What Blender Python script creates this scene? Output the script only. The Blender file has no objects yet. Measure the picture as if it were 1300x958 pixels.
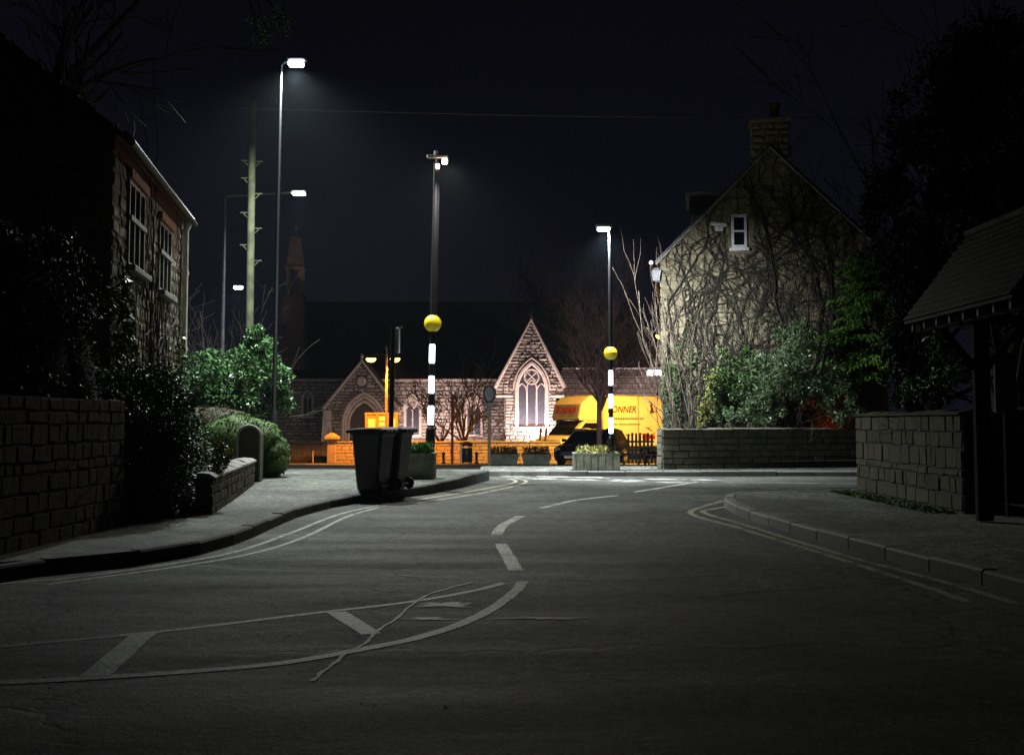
import bpy, math, random
import numpy as np
from mathutils import Vector, Matrix
rnd = random.Random(7)
nr = np.random.default_rng(11)
S = bpy.context.scene
COL = S.collection
# ------------------------------------------------------------------ camera model
F, CX, CY, HC = 1500.0, 650.0, 434.0, 1.3
TILT = math.atan(101.0 / F)
ct, st = math.cos(TILT), math.sin(TILT)

def zat(py, D):
    return HC + D * math.tan(math.atan((CY - py) / F) + TILT)

def P(px, py, D):
    z = zat(py, D)
    dep = D * ct + (z - HC) * st
    return Vector(((px - CX) / F * dep, D, z))

def G(px, py, z=0.0):
    D = (z - HC) / math.tan(math.atan((CY - py) / F) + TILT)
    return P(px, py, D)

def T(y):                                  # the land falls away gently past the crossing
    t = min(max((y - 29.0) / 24.0, 0.0), 1.0)
    return -0.56 * t - 0.04 * min(max((y - 53) / 20, 0), 1)

# ------------------------------------------------------------------ materials
def newmat(name):
    m = bpy.data.materials.new(name); m.use_nodes = True
    nt = m.node_tree
    return m, nt, nt.nodes['Principled BSDF']

def N(nt, typ, **kw):
    n = nt.nodes.new(typ)
    for k, v in kw.items():
        if k in n.inputs: n.inputs[k].default_value = v
        else: setattr(n, k, v)
    return n

def coords(nt, scale=(1, 1, 1), obj=True):
    tc = nt.nodes.new('ShaderNodeTexCoord'); mp = nt.nodes.new('ShaderNodeMapping')
    mp.inputs['Scale'].default_value = scale
    nt.links.new(tc.outputs['Object'], mp.inputs['Vector'])
    return mp.outputs['Vector']

def ramp(nt, fac, stops):
    r = nt.nodes.new('ShaderNodeValToRGB')
    while len(r.color_ramp.elements) < len(stops): r.color_ramp.elements.new(0.5)
    for e, (p, c) in zip(r.color_ramp.elements, stops):
        e.position = p; e.color = (c, c, c, 1) if isinstance(c, (int, float)) else (c[0], c[1], c[2], 1)
    nt.links.new(fac, r.inputs['Fac'])
    return r.outputs['Color']

def mixc(nt, fac, a, b, mode='MIX'):
    n = nt.nodes.new('ShaderNodeMix'); n.data_type = 'RGBA'; n.blend_type = mode
    for sock, v in ((n.inputs[0], fac), (n.inputs[6], a), (n.inputs[7], b)):
        if isinstance(v, bpy.types.NodeSocket): nt.links.new(v, sock)
        elif isinstance(v, (int, float)): sock.default_value = v
        else: sock.default_value = (v[0], v[1], v[2], 1)
    return n.outputs[2]

def bump(nt, bs, height, strength, dist):
    b = nt.nodes.new('ShaderNodeBump'); b.inputs['Strength'].default_value = strength
    b.inputs['Distance'].default_value = dist
    nt.links.new(height, b.inputs['Height']); nt.links.new(b.outputs['Normal'], bs.inputs['Normal'])

def basic(name, c1, c2=None, rough=0.6, metal=0.0, scale=6.0, bmp=0.2, dist=0.01, spec=0.5, coat=0.0):
    m, nt, bs = newmat(name)
    v = coords(nt)
    n = N(nt, 'ShaderNodeTexNoise', Scale=scale, Detail=6.0, Roughness=0.6); nt.links.new(v, n.inputs['Vector'])
    if c2 is None: c2 = [x * 0.65 for x in c1]
    nt.links.new(ramp(nt, n.outputs['Fac'], [(0.41, c2), (0.59, c1)]), bs.inputs['Base Color'])
    bs.inputs['Roughness'].default_value = rough; bs.inputs['Metallic'].default_value = metal
    bs.inputs['Specular IOR Level'].default_value = spec; bs.inputs['Coat Weight'].default_value = coat
    n2 = N(nt, 'ShaderNodeTexNoise', Scale=scale * 9, Detail=4.0); nt.links.new(v, n2.inputs['Vector'])
    if bmp: bump(nt, bs, n2.outputs['Fac'], bmp, dist)
    return m

def island(name, cols, rough=0.75, scale=14.0, bmp=0.7, dist=0.02, spec=0.4, trans=0.0, moss=None, rvar=0.0):
    """colour varies from piece to piece (stones of a wall, leaves of a bush)"""
    m, nt, bs = newmat(name)
    v = coords(nt); g = nt.nodes.new('ShaderNodeNewGeometry')
    stops = [(i / max(1, len(cols) - 1), c) for i, c in enumerate(cols)]
    c = ramp(nt, g.outputs['Random Per Island'], stops)
    n = N(nt, 'ShaderNodeTexNoise', Scale=scale, Detail=7.0, Roughness=0.65); nt.links.new(v, n.inputs['Vector'])
    c = mixc(nt, 0.55, c, ramp(nt, n.outputs['Fac'], [(0.3, 0.45), (0.7, 1.35)]), 'MULTIPLY')
    if moss:
        n3 = N(nt, 'ShaderNodeTexNoise', Scale=1.7, Detail=5.0, Roughness=0.7); nt.links.new(v, n3.inputs['Vector'])
        c = mixc(nt, ramp(nt, n3.outputs['Fac'], [(0.5, 0.0), (0.62, 0.8)]), c, moss)
    nt.links.new(c, bs.inputs['Base Color'])
    bs.inputs['Roughness'].default_value = rough; bs.inputs['Specular IOR Level'].default_value = spec
    if rvar:
        mr = N(nt, 'ShaderNodeMapRange'); mr.inputs['To Min'].default_value = rough - rvar; mr.inputs['To Max'].default_value = rough + rvar
        nt.links.new(g.outputs['Random Per Island'], mr.inputs['Value']); nt.links.new(mr.outputs['Result'], bs.inputs['Roughness'])
    if bmp: bump(nt, bs, n.outputs['Fac'], bmp, dist)
    if trans: bs.inputs['Transmission Weight'].default_value = 0; bs.inputs['Subsurface Weight'].default_value = 0
    return m

def emit(name, col, strength):
    m, nt, bs = newmat(name)
    bs.inputs['Base Color'].default_value = (0.8, 0.8, 0.8, 1)
    bs.inputs['Emission Color'].default_value = (*col, 1); bs.inputs['Emission Strength'].default_value = strength
    return m

def asphalt(name, c=0.05, patch=True):
    m, nt, bs = newmat(name)
    v = coords(nt)
    fine = N(nt, 'ShaderNodeTexNoise', Scale=42.0, Detail=5.0, Roughness=0.85); nt.links.new(v, fine.inputs['Vector'])
    big = N(nt, 'ShaderNodeTexNoise', Scale=0.45, Detail=7.0, Roughness=0.62, Distortion=0.6); nt.links.new(v, big.inputs['Vector'])
    vs = coords(nt, (0.25, 1.6, 1))
    streak = N(nt, 'ShaderNodeTexNoise', Scale=0.9, Detail=6.0, Roughness=0.6, Distortion=0.4); nt.links.new(vs, streak.inputs['Vector'])
    base = ramp(nt, fine.outputs['Fac'], [(0.42, (c * .25, c * .26, c * .21)), (0.50, (c * .97, c * 1.03, c * .90)), (0.58, (c * 2.8, c * 2.95, c * 2.6))])
    base = mixc(nt, 0.8, base, ramp(nt, big.outputs['Fac'], [(0.41, 0.5), (0.59, 1.5)]), 'MULTIPLY')
    base = mixc(nt, 0.7, base, ramp(nt, streak.outputs['Fac'], [(0.38, 0.82), (0.62, 1.18)]), 'MULTIPLY')
    mid = N(nt, 'ShaderNodeTexNoise', Scale=7.0, Detail=6.0, Roughness=0.75); nt.links.new(v, mid.inputs['Vector'])
    base = mixc(nt, 0.8, base, ramp(nt, mid.outputs['Fac'], [(0.43, 0.45), (0.57, 1.6)]), 'MULTIPLY')
    # cracks and repair seams
    nd = N(nt, 'ShaderNodeTexNoise', Scale=1.3, Detail=5.0); nt.links.new(v, nd.inputs['Vector'])
    vm = nt.nodes.new('ShaderNodeVectorMath'); vm.operation = 'MULTIPLY_ADD'
    nt.links.new(nd.outputs['Color'], vm.inputs[0]); vm.inputs[1].default_value = (1.3, 1.3, 0); nt.links.new(v, vm.inputs[2])
    vo = N(nt, 'ShaderNodeTexVoronoi', Scale=0.23); vo.feature = 'DISTANCE_TO_EDGE'; nt.links.new(vm.outputs[0], vo.inputs['Vector'])
    crack = ramp(nt, vo.outputs['Distance'], [(0.0, 0.25), (0.012, 1.0)])
    base = mixc(nt, 0.8 if patch else 0.3, base, crack, 'MULTIPLY')
    nt.links.new(base, bs.inputs['Base Color'])
    nt.links.new(ramp(nt, streak.outputs['Fac'], [(0.36, 0.60), (0.64, 0.76)]), bs.inputs['Roughness'])
    hm = N(nt, 'ShaderNodeMath'); hm.operation = 'MULTIPLY_ADD'
    nt.links.new(crack, hm.inputs[0]); hm.inputs[1].default_value = 1.2; nt.links.new(fine.outputs['Fac'], hm.inputs[2])
    h2 = N(nt, 'ShaderNodeMath'); h2.operation = 'MULTIPLY_ADD'; nt.links.new(mid.outputs['Fac'], h2.inputs[0]); h2.inputs[1].default_value = 2.5; nt.links.new(hm.outputs[0], h2.inputs[2])
    bump(nt, bs, h2.outputs[0], 1.0, 0.022)
    bs.inputs['Specular IOR Level'].default_value = 0.45
    return m

def paint(name, col, under=(0.045, 0.045, 0.044), wear=0.42):
    m, nt, bs = newmat(name)
    v = coords(nt)
    n = N(nt, 'ShaderNodeTexNoise', Scale=2.6, Detail=9.0, Roughness=0.78); nt.links.new(v, n.inputs['Vector'])
    f = N(nt, 'ShaderNodeTexNoise', Scale=38.0, Detail=4.0); nt.links.new(v, f.inputs['Vector'])
    k = ramp(nt, n.outputs['Fac'], [(wear - 0.018, 0.0), (wear + 0.03, 1.0)])
    k = mixc(nt, 1.0, k, ramp(nt, f.outputs['Fac'], [(0.46, 0.25), (0.52, 1.0)]), 'MULTIPLY')
    nt.links.new(mixc(nt, k, under, col), bs.inputs['Base Color'])
    bs.inputs['Roughness'].default_value = 0.6
    bump(nt, bs, f.outputs['Fac'], 0.5, 0.008)
    return m

def brickmat(name, c1, c2, mortar, bw, bh, rough=0.8, axis='xz', ms=0.012, strength=0.6):
    m, nt, bs = newmat(name)
    tc = nt.nodes.new('ShaderNodeTexCoord'); sp = nt.nodes.new('ShaderNodeSeparateXYZ'); cb = nt.nodes.new('ShaderNodeCombineXYZ')
    nt.links.new(tc.outputs['Object'], sp.inputs[0])
    a = {'xz': ('X', 'Z'), 'yz': ('Y', 'Z'), 'xy': ('X', 'Y')}[axis]
    nt.links.new(sp.outputs[a[0]], cb.inputs[0]); nt.links.new(sp.outputs[a[1]], cb.inputs[1])
    b = N(nt, 'ShaderNodeTexBrick'); b.inputs['Scale'].default_value = 1.0
    b.inputs['Brick Width'].default_value = bw; b.inputs['Row Height'].default_value = bh; b.inputs['Mortar Size'].default_value = ms
    b.inputs['Color1'].default_value = (*c1, 1); b.inputs['Color2'].default_value = (*c2, 1); b.inputs['Mortar'].default_value = (*mortar, 1)
    b.inputs['Bias'].default_value = 0.0
    n0 = N(nt, 'ShaderNodeTexNoise', Scale=6.0, Detail=4.0); nt.links.new(cb.outputs[0], n0.inputs['Vector'])
    vm = nt.nodes.new('ShaderNodeVectorMath'); vm.operation = 'MULTIPLY_ADD'
    nt.links.new(n0.outputs['Color'], vm.inputs[0]); vm.inputs[1].default_value = (0.03, 0.03, 0); nt.links.new(cb.outputs[0], vm.inputs[2])
    nt.links.new(vm.outputs[0], b.inputs['Vector'])
    n = N(nt, 'ShaderNodeTexNoise', Scale=18.0, Detail=7.0, Roughness=0.65); nt.links.new(tc.outputs['Object'], n.inputs['Vector'])
    c = mixc(nt, 0.6, b.outputs['Color'], ramp(nt, n.outputs['Fac'], [(0.3, 0.5), (0.7, 1.3)]), 'MULTIPLY')
    nt.links.new(c, bs.inputs['Base Color']); bs.inputs['Roughness'].default_value = rough
    hm = N(nt, 'ShaderNodeMath'); hm.operation = 'MULTIPLY_ADD'
    nt.links.new(b.outputs['Fac'], hm.inputs[0]); hm.inputs[1].default_value = -1.0; nt.links.new(n.outputs['Fac'], hm.inputs[2])
    bump(nt, bs, hm.outputs[0], strength, 0.02)
    return m

M = {}
M['asphalt'] = asphalt('asphalt', 0.06)
M['pavement'] = asphalt('pavement asphalt', 0.11, False)
M['ground'] = basic('earth and grass', (0.05, 0.055, 0.025), (0.025, 0.025, 0.015), 0.95, scale=1.2, bmp=0.6, dist=0.03)
M['soil'] = basic('garden soil', (0.05, 0.038, 0.025), None, 0.95, scale=5, bmp=0.9, dist=0.03)
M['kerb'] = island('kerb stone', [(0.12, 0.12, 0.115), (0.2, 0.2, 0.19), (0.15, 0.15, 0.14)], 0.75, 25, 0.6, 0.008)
M['kerb_shade'] = island('kerb stone in painted shade', [(0.06, 0.06, 0.058), (0.09, 0.09, 0.085)], 0.8, 25, 0.6, 0.008)  # kerb stone darkened: shade of the roadside face put into the colour
M['white_paint'] = paint('white road paint', (0.62, 0.62, 0.58), wear=0.455)
M['old_paint'] = paint('worn road paint', (0.32, 0.33, 0.27), wear=0.462)
M['yellow_paint'] = paint('faded yellow paint', (0.48, 0.45, 0.32), wear=0.44)
M['wet'] = basic('wet patch', (0.035, 0.035, 0.036), None, 0.42, scale=6, bmp=0.5, dist=0.006)
M['seam'] = paint('trench repair and painted sheen', (0.17, 0.17, 0.15), wear=0.50)
M['mortar'] = basic('mortar', (0.07, 0.066, 0.055), None, 0.95, scale=10, bmp=0.8, dist=0.02)
M['dark_mortar'] = basic('dark mortar', (0.05, 0.047, 0.04), None, 0.95, scale=10, bmp=0.8, dist=0.02)
M['church_mortar'] = basic('church mortar', (0.12, 0.09, 0.08), None, 0.95, scale=10, bmp=0.8, dist=0.02)
M['church_stone'] = island('church rock faced stone', [(0.17, 0.13, 0.11), (0.34, 0.28, 0.24), (0.24, 0.18, 0.155), (0.42, 0.35, 0.31)], 0.85, 10, 0.9, 0.03)
M['dressed'] = basic('dressed sandstone', (0.50, 0.40, 0.35), (0.36, 0.28, 0.24), 0.8, scale=5, bmp=0.3, dist=0.01)
M['house_stone'] = island('house sandstone', [(0.17, 0.15, 0.095), (0.25, 0.215, 0.135), (0.20, 0.175, 0.11), (0.27, 0.23, 0.14), (0.15, 0.135, 0.09)], 0.9, 9, 1.0, 0.04)
M['house_mortar'] = basic('house mortar', (0.19, 0.165, 0.11), None, 0.95, scale=8, bmp=0.8, dist=0.02)
M['garden_stone'] = island('garden wall stone', [(0.14, 0.135, 0.105), (0.21, 0.20, 0.16), (0.17, 0.16, 0.13)], 0.85, 12, 0.8, 0.014, moss=(0.10, 0.12, 0.06))
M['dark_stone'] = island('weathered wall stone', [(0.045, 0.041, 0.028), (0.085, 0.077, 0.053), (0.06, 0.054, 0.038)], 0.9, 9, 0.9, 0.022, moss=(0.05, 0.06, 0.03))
M['bound_stone'] = island('boundary wall stone', [(0.33, 0.28, 0.22), (0.42, 0.36, 0.28), (0.37, 0.32, 0.25)], 0.85, 9, 0.7, 0.015)
M['coping'] = basic('coping stone', (0.30, 0.29, 0.27), (0.18, 0.18, 0.16), 0.8, scale=5, bmp=0.5, dist=0.01)
M['concrete'] = basic('planter concrete', (0.27, 0.28, 0.23), (0.15, 0.17, 0.12), 0.85, scale=4, bmp=0.5, dist=0.01)
M['slate'] = brickmat('slate roof', (0.05, 0.052, 0.055), (0.09, 0.09, 0.09), (0.015, 0.015, 0.015), 0.28, 0.2, 0.55, 'xy')
M['dark_slate'] = brickmat('dark church slate', (0.018, 0.018, 0.022), (0.026, 0.026, 0.03), (0.01, 0.01, 0.01), 0.4, 0.3, 0.8, 'xy')
M['moss_slate'] = brickmat('mossy slate roof', (0.055, 0.060, 0.038), (0.038, 0.038, 0.03), (0.02, 0.02, 0.016), 0.3, 0.22, 0.8, 'yz')
M['tile_roof'] = brickmat('stone tile roof', (0.30, 0.21, 0.18), (0.20, 0.14, 0.12), (0.06, 0.045, 0.04), 0.4, 0.3, 0.8, 'xz', 0.02, 1.0)
M['clay'] = basic('clay tile', (0.13, 0.07, 0.05), None, 0.7, scale=10, bmp=0.4)
M['red_board'] = basic('red brown painted board', (0.20, 0.065, 0.04), None, 0.6, scale=8, bmp=0.3)
M['brick_red'] = basic('red brick', (0.32, 0.11, 0.05), None, 0.8, scale=12, bmp=0.5)
M['black_metal'] = basic('black painted metal', (0.010, 0.010, 0.012), None, 0.42, scale=20, bmp=0.05, spec=.28)
M['grey_metal'] = basic('galvanised metal', (0.30, 0.31, 0.32), (0.22, 0.22, 0.23), 0.45, 0.6, 10, 0.1)
M['grey_paint'] = basic('grey painted column', (0.07, 0.08, 0.09), None, 0.4, 0.2, 10, 0.05)
M['wood_pole'] = basic('greenish timber pole', (0.10, 0.105, 0.055), (0.05, 0.055, 0.03), 0.85, scale=3, bmp=0.6)
M['timber'] = basic('dark timber', (0.055, 0.045, 0.035), None, 0.75, scale=8, bmp=0.5)
M['tarred'] = basic('tarred timber', (0.012, 0.011, 0.010), None, 0.85, scale=8, bmp=0.5, spec=.2)
M['old_frame'] = basic('weathered painted frame', (0.22, 0.22, 0.22), (0.12, 0.11, 0.10), 0.6, scale=9, bmp=0.3)
M['white_frame'] = basic('white painted timber', (0.75, 0.76, 0.76), (0.6, 0.61, 0.62), 0.5, scale=6, bmp=0.1)
M['glass'] = basic('dark window glass', (0.008, 0.009, 0.012), None, 0.07, scale=2, bmp=0.03, dist=0.005)
M['leaded'] = brickmat('leaded church glass', (0.05, 0.048, 0.075), (0.035, 0.035, 0.055), (0.02, 0.02, 0.025), 0.14, 0.10, 0.3, 'xz', 0.010, 0.4)
M['bin'] = basic('black bin plastic', (0.014, 0.016, 0.020), (0.010, 0.011, 0.014), 0.42, scale=6, bmp=0.12, dist=0.004)
M['rubber'] = basic('rubber', (0.010, 0.010, 0.010), None, 0.7, scale=20, bmp=0.2)
M['bark'] = basic('bark', (0.075, 0.06, 0.045), (0.035, 0.028, 0.022), 0.9, scale=9, bmp=0.8, dist=0.01)
M['bark_red'] = basic('reddish bark', (0.15, 0.075, 0.06), (0.08, 0.04, 0.035), 0.85, scale=9, bmp=0.8)
M['bark_pale'] = basic('pale stems', (0.10, 0.074, 0.048), (0.045, 0.034, 0.024), 0.8, scale=9, bmp=0.5)
M['vine'] = basic('climber stems', (0.020, 0.017, 0.012), (0.012, 0.010, 0.008), 0.9, scale=9, bmp=0.5)
M['laurel'] = island('laurel leaf', [(0.05, 0.12, 0.04), (0.08, 0.18, 0.06), (0.06, 0.14, 0.045), (0.12, 0.23, 0.09)], 0.33, 30, 0.1, 0.002, 0.6, rvar=0.1)
M['ivy'] = island('dark ivy leaf', [(0.05, 0.10, 0.035), (0.08, 0.15, 0.05), (0.06, 0.11, 0.038)], 0.50, 30, 0.1, 0.002, 0.4, rvar=0.12)
M['silver'] = island('silvery leaf', [(0.10, 0.19, 0.07), (0.20, 0.31, 0.14), (0.06, 0.12, 0.04), (0.38, 0.48, 0.30)], 0.38, 30, 0.1, 0.002, 0.6, rvar=0.1)
M['yellowleaf'] = island('yellow variegated leaf', [(0.30, 0.28, 0.07), (0.16, 0.20, 0.05), (0.42, 0.38, 0.12), (0.08, 0.13, 0.03)], 0.45, 30, 0.1, 0.002)
M['greenleaf'] = island('evergreen leaf', [(0.03, 0.075, 0.02), (0.055, 0.11, 0.03), (0.09, 0.13, 0.035)], 0.42, 30, 0.1, 0.002)
M['conifer'] = island('conifer spray', [(0.08, 0.18, 0.02), (0.13, 0.28, 0.03), (0.15, 0.32, 0.05), (0.05, 0.12, 0.02)], 0.6, 30, 0.1, 0.002)
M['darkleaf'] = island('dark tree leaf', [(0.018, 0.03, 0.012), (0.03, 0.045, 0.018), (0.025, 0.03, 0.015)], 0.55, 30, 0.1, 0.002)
M['hedge'] = island('clipped hedge leaf', [(0.04, 0.085, 0.018), (0.06, 0.12, 0.022), (0.085, 0.15, 0.03)], 0.7, 30, 0.1, 0.002)
M['hedge_brown'] = island('brownish hedge leaf', [(0.045, 0.045, 0.022), (0.06, 0.05, 0.03)], 0.8, 30, 0.1, 0.002)
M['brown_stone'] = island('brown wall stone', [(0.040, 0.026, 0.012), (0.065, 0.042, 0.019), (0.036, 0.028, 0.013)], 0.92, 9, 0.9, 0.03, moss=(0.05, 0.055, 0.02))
M['hedge_near'] = island('dark beech hedge leaf', [(0.13, 0.08, 0.03), (0.18, 0.11, 0.04), (0.09, 0.09, 0.035)], 0.85, 30, 0.1, 0.002, 0.2)
M['hedge_core'] = basic('shade inside the hedge', (0.012, 0.01, 0.007), None, 0.95, scale=12, bmp=0.5, spec=.1)
M['grass'] = island('grass blade', [(0.05, 0.16, 0.03), (0.09, 0.24, 0.05)], 0.6, 30, 0.0, 0.002)
M['globe'] = emit('yellow globe', (1.0, 0.85, 0.02), 0.10)
M['globe'].node_tree.nodes['Principled BSDF'].inputs['Base Color'].default_value = (0.62, 0.50, 0.012, 1)
M['globe'].node_tree.nodes['Principled BSDF'].inputs['Roughness'].default_value = 0.3
M['led'] = emit('white led lens', (0.86, 0.93, 1.0), 14)
M['led_far'] = emit('far white led lens', (0.86, 0.95, 1.0), 20)
M['warm_led'] = emit('warm led lens', (1.0, 0.72, 0.5), 16)
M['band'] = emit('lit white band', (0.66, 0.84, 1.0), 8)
M['sodium'] = emit('sodium lens', (1.0, 0.42, 0.06), 14)
M['flood'] = emit('floodlight lens', (0.95, 0.92, 1.0), 12)
M['red_glow'] = emit('red lamp lens', (1.0, 0.05, 0.02), 6)
M['car_paint'] = basic('black car paint', (0.010, 0.010, 0.012), None, 0.22, scale=3, bmp=0.0, coat=0.6)
M['van_white'] = basic('white van panel', (0.78, 0.77, 0.72), (0.72, 0.70, 0.64), 0.45, scale=1.5, bmp=0.03)
M['van_grey'] = basic('grey van trim and nose shade', (0.30, 0.29, 0.28), None, 0.4, scale=2, bmp=0.03)
M['letter_brown'] = basic('brown lettering', (0.10, 0.03, 0.012), None, 0.6, scale=5, bmp=0)
M['letter_red'] = basic('red lettering', (0.45, 0.02, 0.012), None, 0.5, scale=5, bmp=0)
M['black'] = basic('matt black', (0.01, 0.01, 0.01), None, 0.7, scale=5, bmp=0.1)
M['headlight'] = basic('headlight glass', (0.45, 0.47, 0.5), None, 0.12, 0.3, 5, 0)
M['notice_wood'] = basic('notice board wood', (0.42, 0.24, 0.10), None, 0.6, scale=8, bmp=0.3)
M['paper'] = basic('notice paper', (0.72, 0.68, 0.55), (0.6, 0.56, 0.45), 0.8, scale=12, bmp=0)
M['blue_paint'] = basic('pale blue board', (0.16, 0.19, 0.30), None, 0.7, scale=6, bmp=0.2)
M['sign_grey'] = basic('sign back', (0.25, 0.26, 0.28), None, 0.5, scale=5, bmp=0.05)
M['litter'] = basic('white litter', (0.8, 0.8, 0.8), None, 0.6, scale=9, bmp=0.3)
M['hinge'] = M['black_metal']

# ------------------------------------------------------------------ objects
def tag(o, label=None, cat=None, group=None, kind=None):
    if label: o['label'] = label
    if cat: o['category'] = cat
    if group: o['group'] = group
    if kind: o['kind'] = kind
    return o

XF = {}
def thing(name, label, cat, loc=(0, 0, 0), rz=0.0, group=None):
    o = bpy.data.objects.new(name, None); COL.objects.link(o)
    o.empty_display_size = 0.2
    o.location = loc; o.rotation_euler = (0, 0, rz)
    XF[o] = Matrix.Translation(Vector(loc)) @ Matrix.Rotation(rz, 4, 'Z')
    return tag(o, label, cat, group)

class MB:
    def __init__(s): s.v, s.f, s.arr = [], [], []
    def quad(s, a, b, c, d):
        n = len(s.v); s.v += [tuple(a), tuple(b), tuple(c), tuple(d)]; s.f.append((n, n + 1, n + 2, n + 3)); return s
    def poly(s, pts):
        n = len(s.v); s.v += [tuple(p) for p in pts]; s.f.append(tuple(range(n, n + len(pts)))); return s
    def hexa(s, p):
        n = len(s.v); s.v += [tuple(q) for q in p]
        for f in ((0, 3, 2, 1), (4, 5, 6, 7), (0, 1, 5, 4), (1, 2, 6, 5), (2, 3, 7, 6), (3, 0, 4, 7)):
            s.f.append(tuple(n + i for i in f))
        return s
    def box(s, x0, x1, y0, y1, z0, z1, mat=None):
        p = [Vector(q) for q in ((x0, y0, z0), (x1, y0, z0), (x1, y1, z0), (x0, y1, z0), (x0, y0, z1), (x1, y0, z1), (x1, y1, z1), (x0, y1, z1))]
        if mat is not None: p = [mat @ q for q in p]
        return s.hexa(p)
    def bevbox(s, x0, x1, y0, y1, z0, z1, b=0.02, mat=None):
        """box with chamfered edges"""
        xs, ys, zs = (x0, x0 + b, x1 - b, x1), (y0, y0 + b, y1 - b, y1), (z0, z0 + b, z1 - b, z1)
        idx = {}; n0 = len(s.v)
        def vid(i, j, k):
            key = (i, j, k)
            if key not in idx:
                q = Vector((xs[i], ys[j], zs[k])); q = mat @ q if mat is not None else q
                idx[key] = len(s.v); s.v.append(tuple(q))
            return idx[key]
        for k, o in ((0, -1), (3, 1)):
            s.f.append(tuple(vid(*q) for q in ((1, 1, k), (2, 1, k), (2, 2, k), (1, 2, k))[::o]))
            s.f.append(tuple(vid(*q) for q in ((1, k, 1), (1, k, 2), (2, k, 2), (2, k, 1))[::o]))
            s.f.append(tuple(vid(*q) for q in ((k, 1, 1), (k, 2, 1), (k, 2, 2), (k, 1, 2))[::o]))
        for a in (0, 3):
            for b_ in (0, 3):
                ia, ib = (1 if a == 0 else 2), (1 if b_ == 0 else 2)
                s.f.append(tuple(vid(*q) for q in ((a, ib, 1), (a, ib, 2), (ia, b_, 2), (ia, b_, 1))))
                s.f.append(tuple(vid(*q) for q in ((a, 1, ib), (a, 2, ib), (ia, 2, b_), (ia, 1, b_))))
                s.f.append(tuple(vid(*q) for q in ((1, a, ib), (2, a, ib), (2, ia, b_), (1, ia, b_))))
                for c in (0, 3):
                    ic = 1 if c == 0 else 2
                    s.f.append((vid(a, ib, ic), vid(ia, b_, ic), vid(ia, ib, c)))
        return s
    def tube(s, pts, r, sides=8, caps=True):
        pts = [Vector(p) for p in pts]; rs = r if isinstance(r, (list, tuple)) else [r] * len(pts)
        n0 = len(s.v); prev = None
        for i, p in enumerate(pts):
            d = (pts[min(i + 1, len(pts) - 1)] - pts[max(i - 1, 0)])
            if d.length < 1e-9: d = Vector((0, 0, 1))
            d.normalize()
            a = prev if prev is not None else (Vector((0, 0, 1)) if abs(d.z) < 0.9 else Vector((1, 0, 0)))
            u = a - d * a.dot(d)
            if u.length < 1e-6: u = d.orthogonal()
            u.normalize(); w = d.cross(u); prev = u
            for k in range(sides):
                t = 2 * math.pi * k / sides
                s.v.append(tuple(p + (u * math.cos(t) + w * math.sin(t)) * rs[i]))
        for i in range(len(pts) - 1):
            for k in range(sides):
                a, b = n0 + i * sides + k, n0 + i * sides + (k + 1) % sides
                s.f.append((a, b, b + sides, a + sides))
        if caps:
            s.f.append(tuple(n0 + k for k in range(sides))[::-1]); s.f.append(tuple(n0 + (len(pts) - 1) * sides + k for k in range(sides)))
        return s
    def lathe(s, c, prof, seg=24, axis='z'):
        c = Vector(c); n0 = len(s.v)
        for r, h in prof:
            for k in range(seg):
                t = 2 * math.pi * k / seg
                q = {'z': (r * math.cos(t), r * math.sin(t), h), 'y': (r * math.cos(t), h, r * math.sin(t)), 'x': (h, r * math.cos(t), r * math.sin(t))}[axis]
                s.v.append(tuple(c + Vector(q)))
        for i in range(len(prof) - 1):
            for k in range(seg):
                a, b = n0 + i * seg + k, n0 + i * seg + (k + 1) % seg
                s.f.append((a, b, b + seg, a + seg))
        s.f.append(tuple(n0 + k for k in range(seg))[::-1]); s.f.append(tuple(n0 + (len(prof) - 1) * seg + k for k in range(seg)))
        return s
    def prism(s, pts, d):
        """closed outline pushed along d"""
        n = len(s.v); k = len(pts); d = Vector(d)
        s.v += [tuple(Vector(p)) for p in pts] + [tuple(Vector(p) + d) for p in pts]
        s.f.append(tuple(range(n, n + k))); s.f.append(tuple(range(n + 2 * k - 1, n + k - 1, -1)))
        for i in range(k): s.f.append((n + i, n + (i + 1) % k, n + k + (i + 1) % k, n + k + i))
        return s
    def quads_np(s, V4):      # (n,4,3)
        s.arr.append(V4); return s
    def build(s, name, mat, parent=None, local=False, smooth=False):
        me = bpy.data.meshes.new(name)
        V = np.array(s.v, dtype=float).reshape(-1, 3); faces = s.f
        if s.arr:
            A = np.concatenate(s.arr, 0); n0 = len(V)
            V = np.concatenate([V, A.reshape(-1, 3)], 0)
        if parent is not None and not local:
            r = parent
            while r.parent is not None: r = r.parent
            if r in XF:
                mi = np.array(XF[r].inverted()); V = V @ mi[:3, :3].T + mi[:3, 3]
        lv = [i for f in faces for i in f]; ls = []; a = 0; lt = []
        for f in faces: ls.append(a); lt.append(len(f)); a += len(f)
        if s.arr:
            nq = len(A)
            lv = np.concatenate([np.array(lv, dtype=np.int32), np.arange(n0, n0 + 4 * nq, dtype=np.int32)])
            ls = np.concatenate([np.array(ls, dtype=np.int32), a + 4 * np.arange(nq, dtype=np.int32)])
            lt = np.concatenate([np.array(lt, dtype=np.int32), np.full(nq, 4, dtype=np.int32)])
        me.vertices.add(len(V)); me.vertices.foreach_set('co', V.astype(np.float32).ravel())
        me.loops.add(len(lv)); me.loops.foreach_set('vertex_index', np.array(lv, dtype=np.int32))
        me.polygons.add(len(ls)); me.polygons.foreach_set('loop_start', np.array(ls, dtype=np.int32))
        me.polygons.foreach_set('loop_total', np.array(lt, dtype=np.int32))
        me.update(calc_edges=True); me.validate()
        me.polygons.foreach_set('use_smooth', [True] * len(me.polygons))
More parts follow.
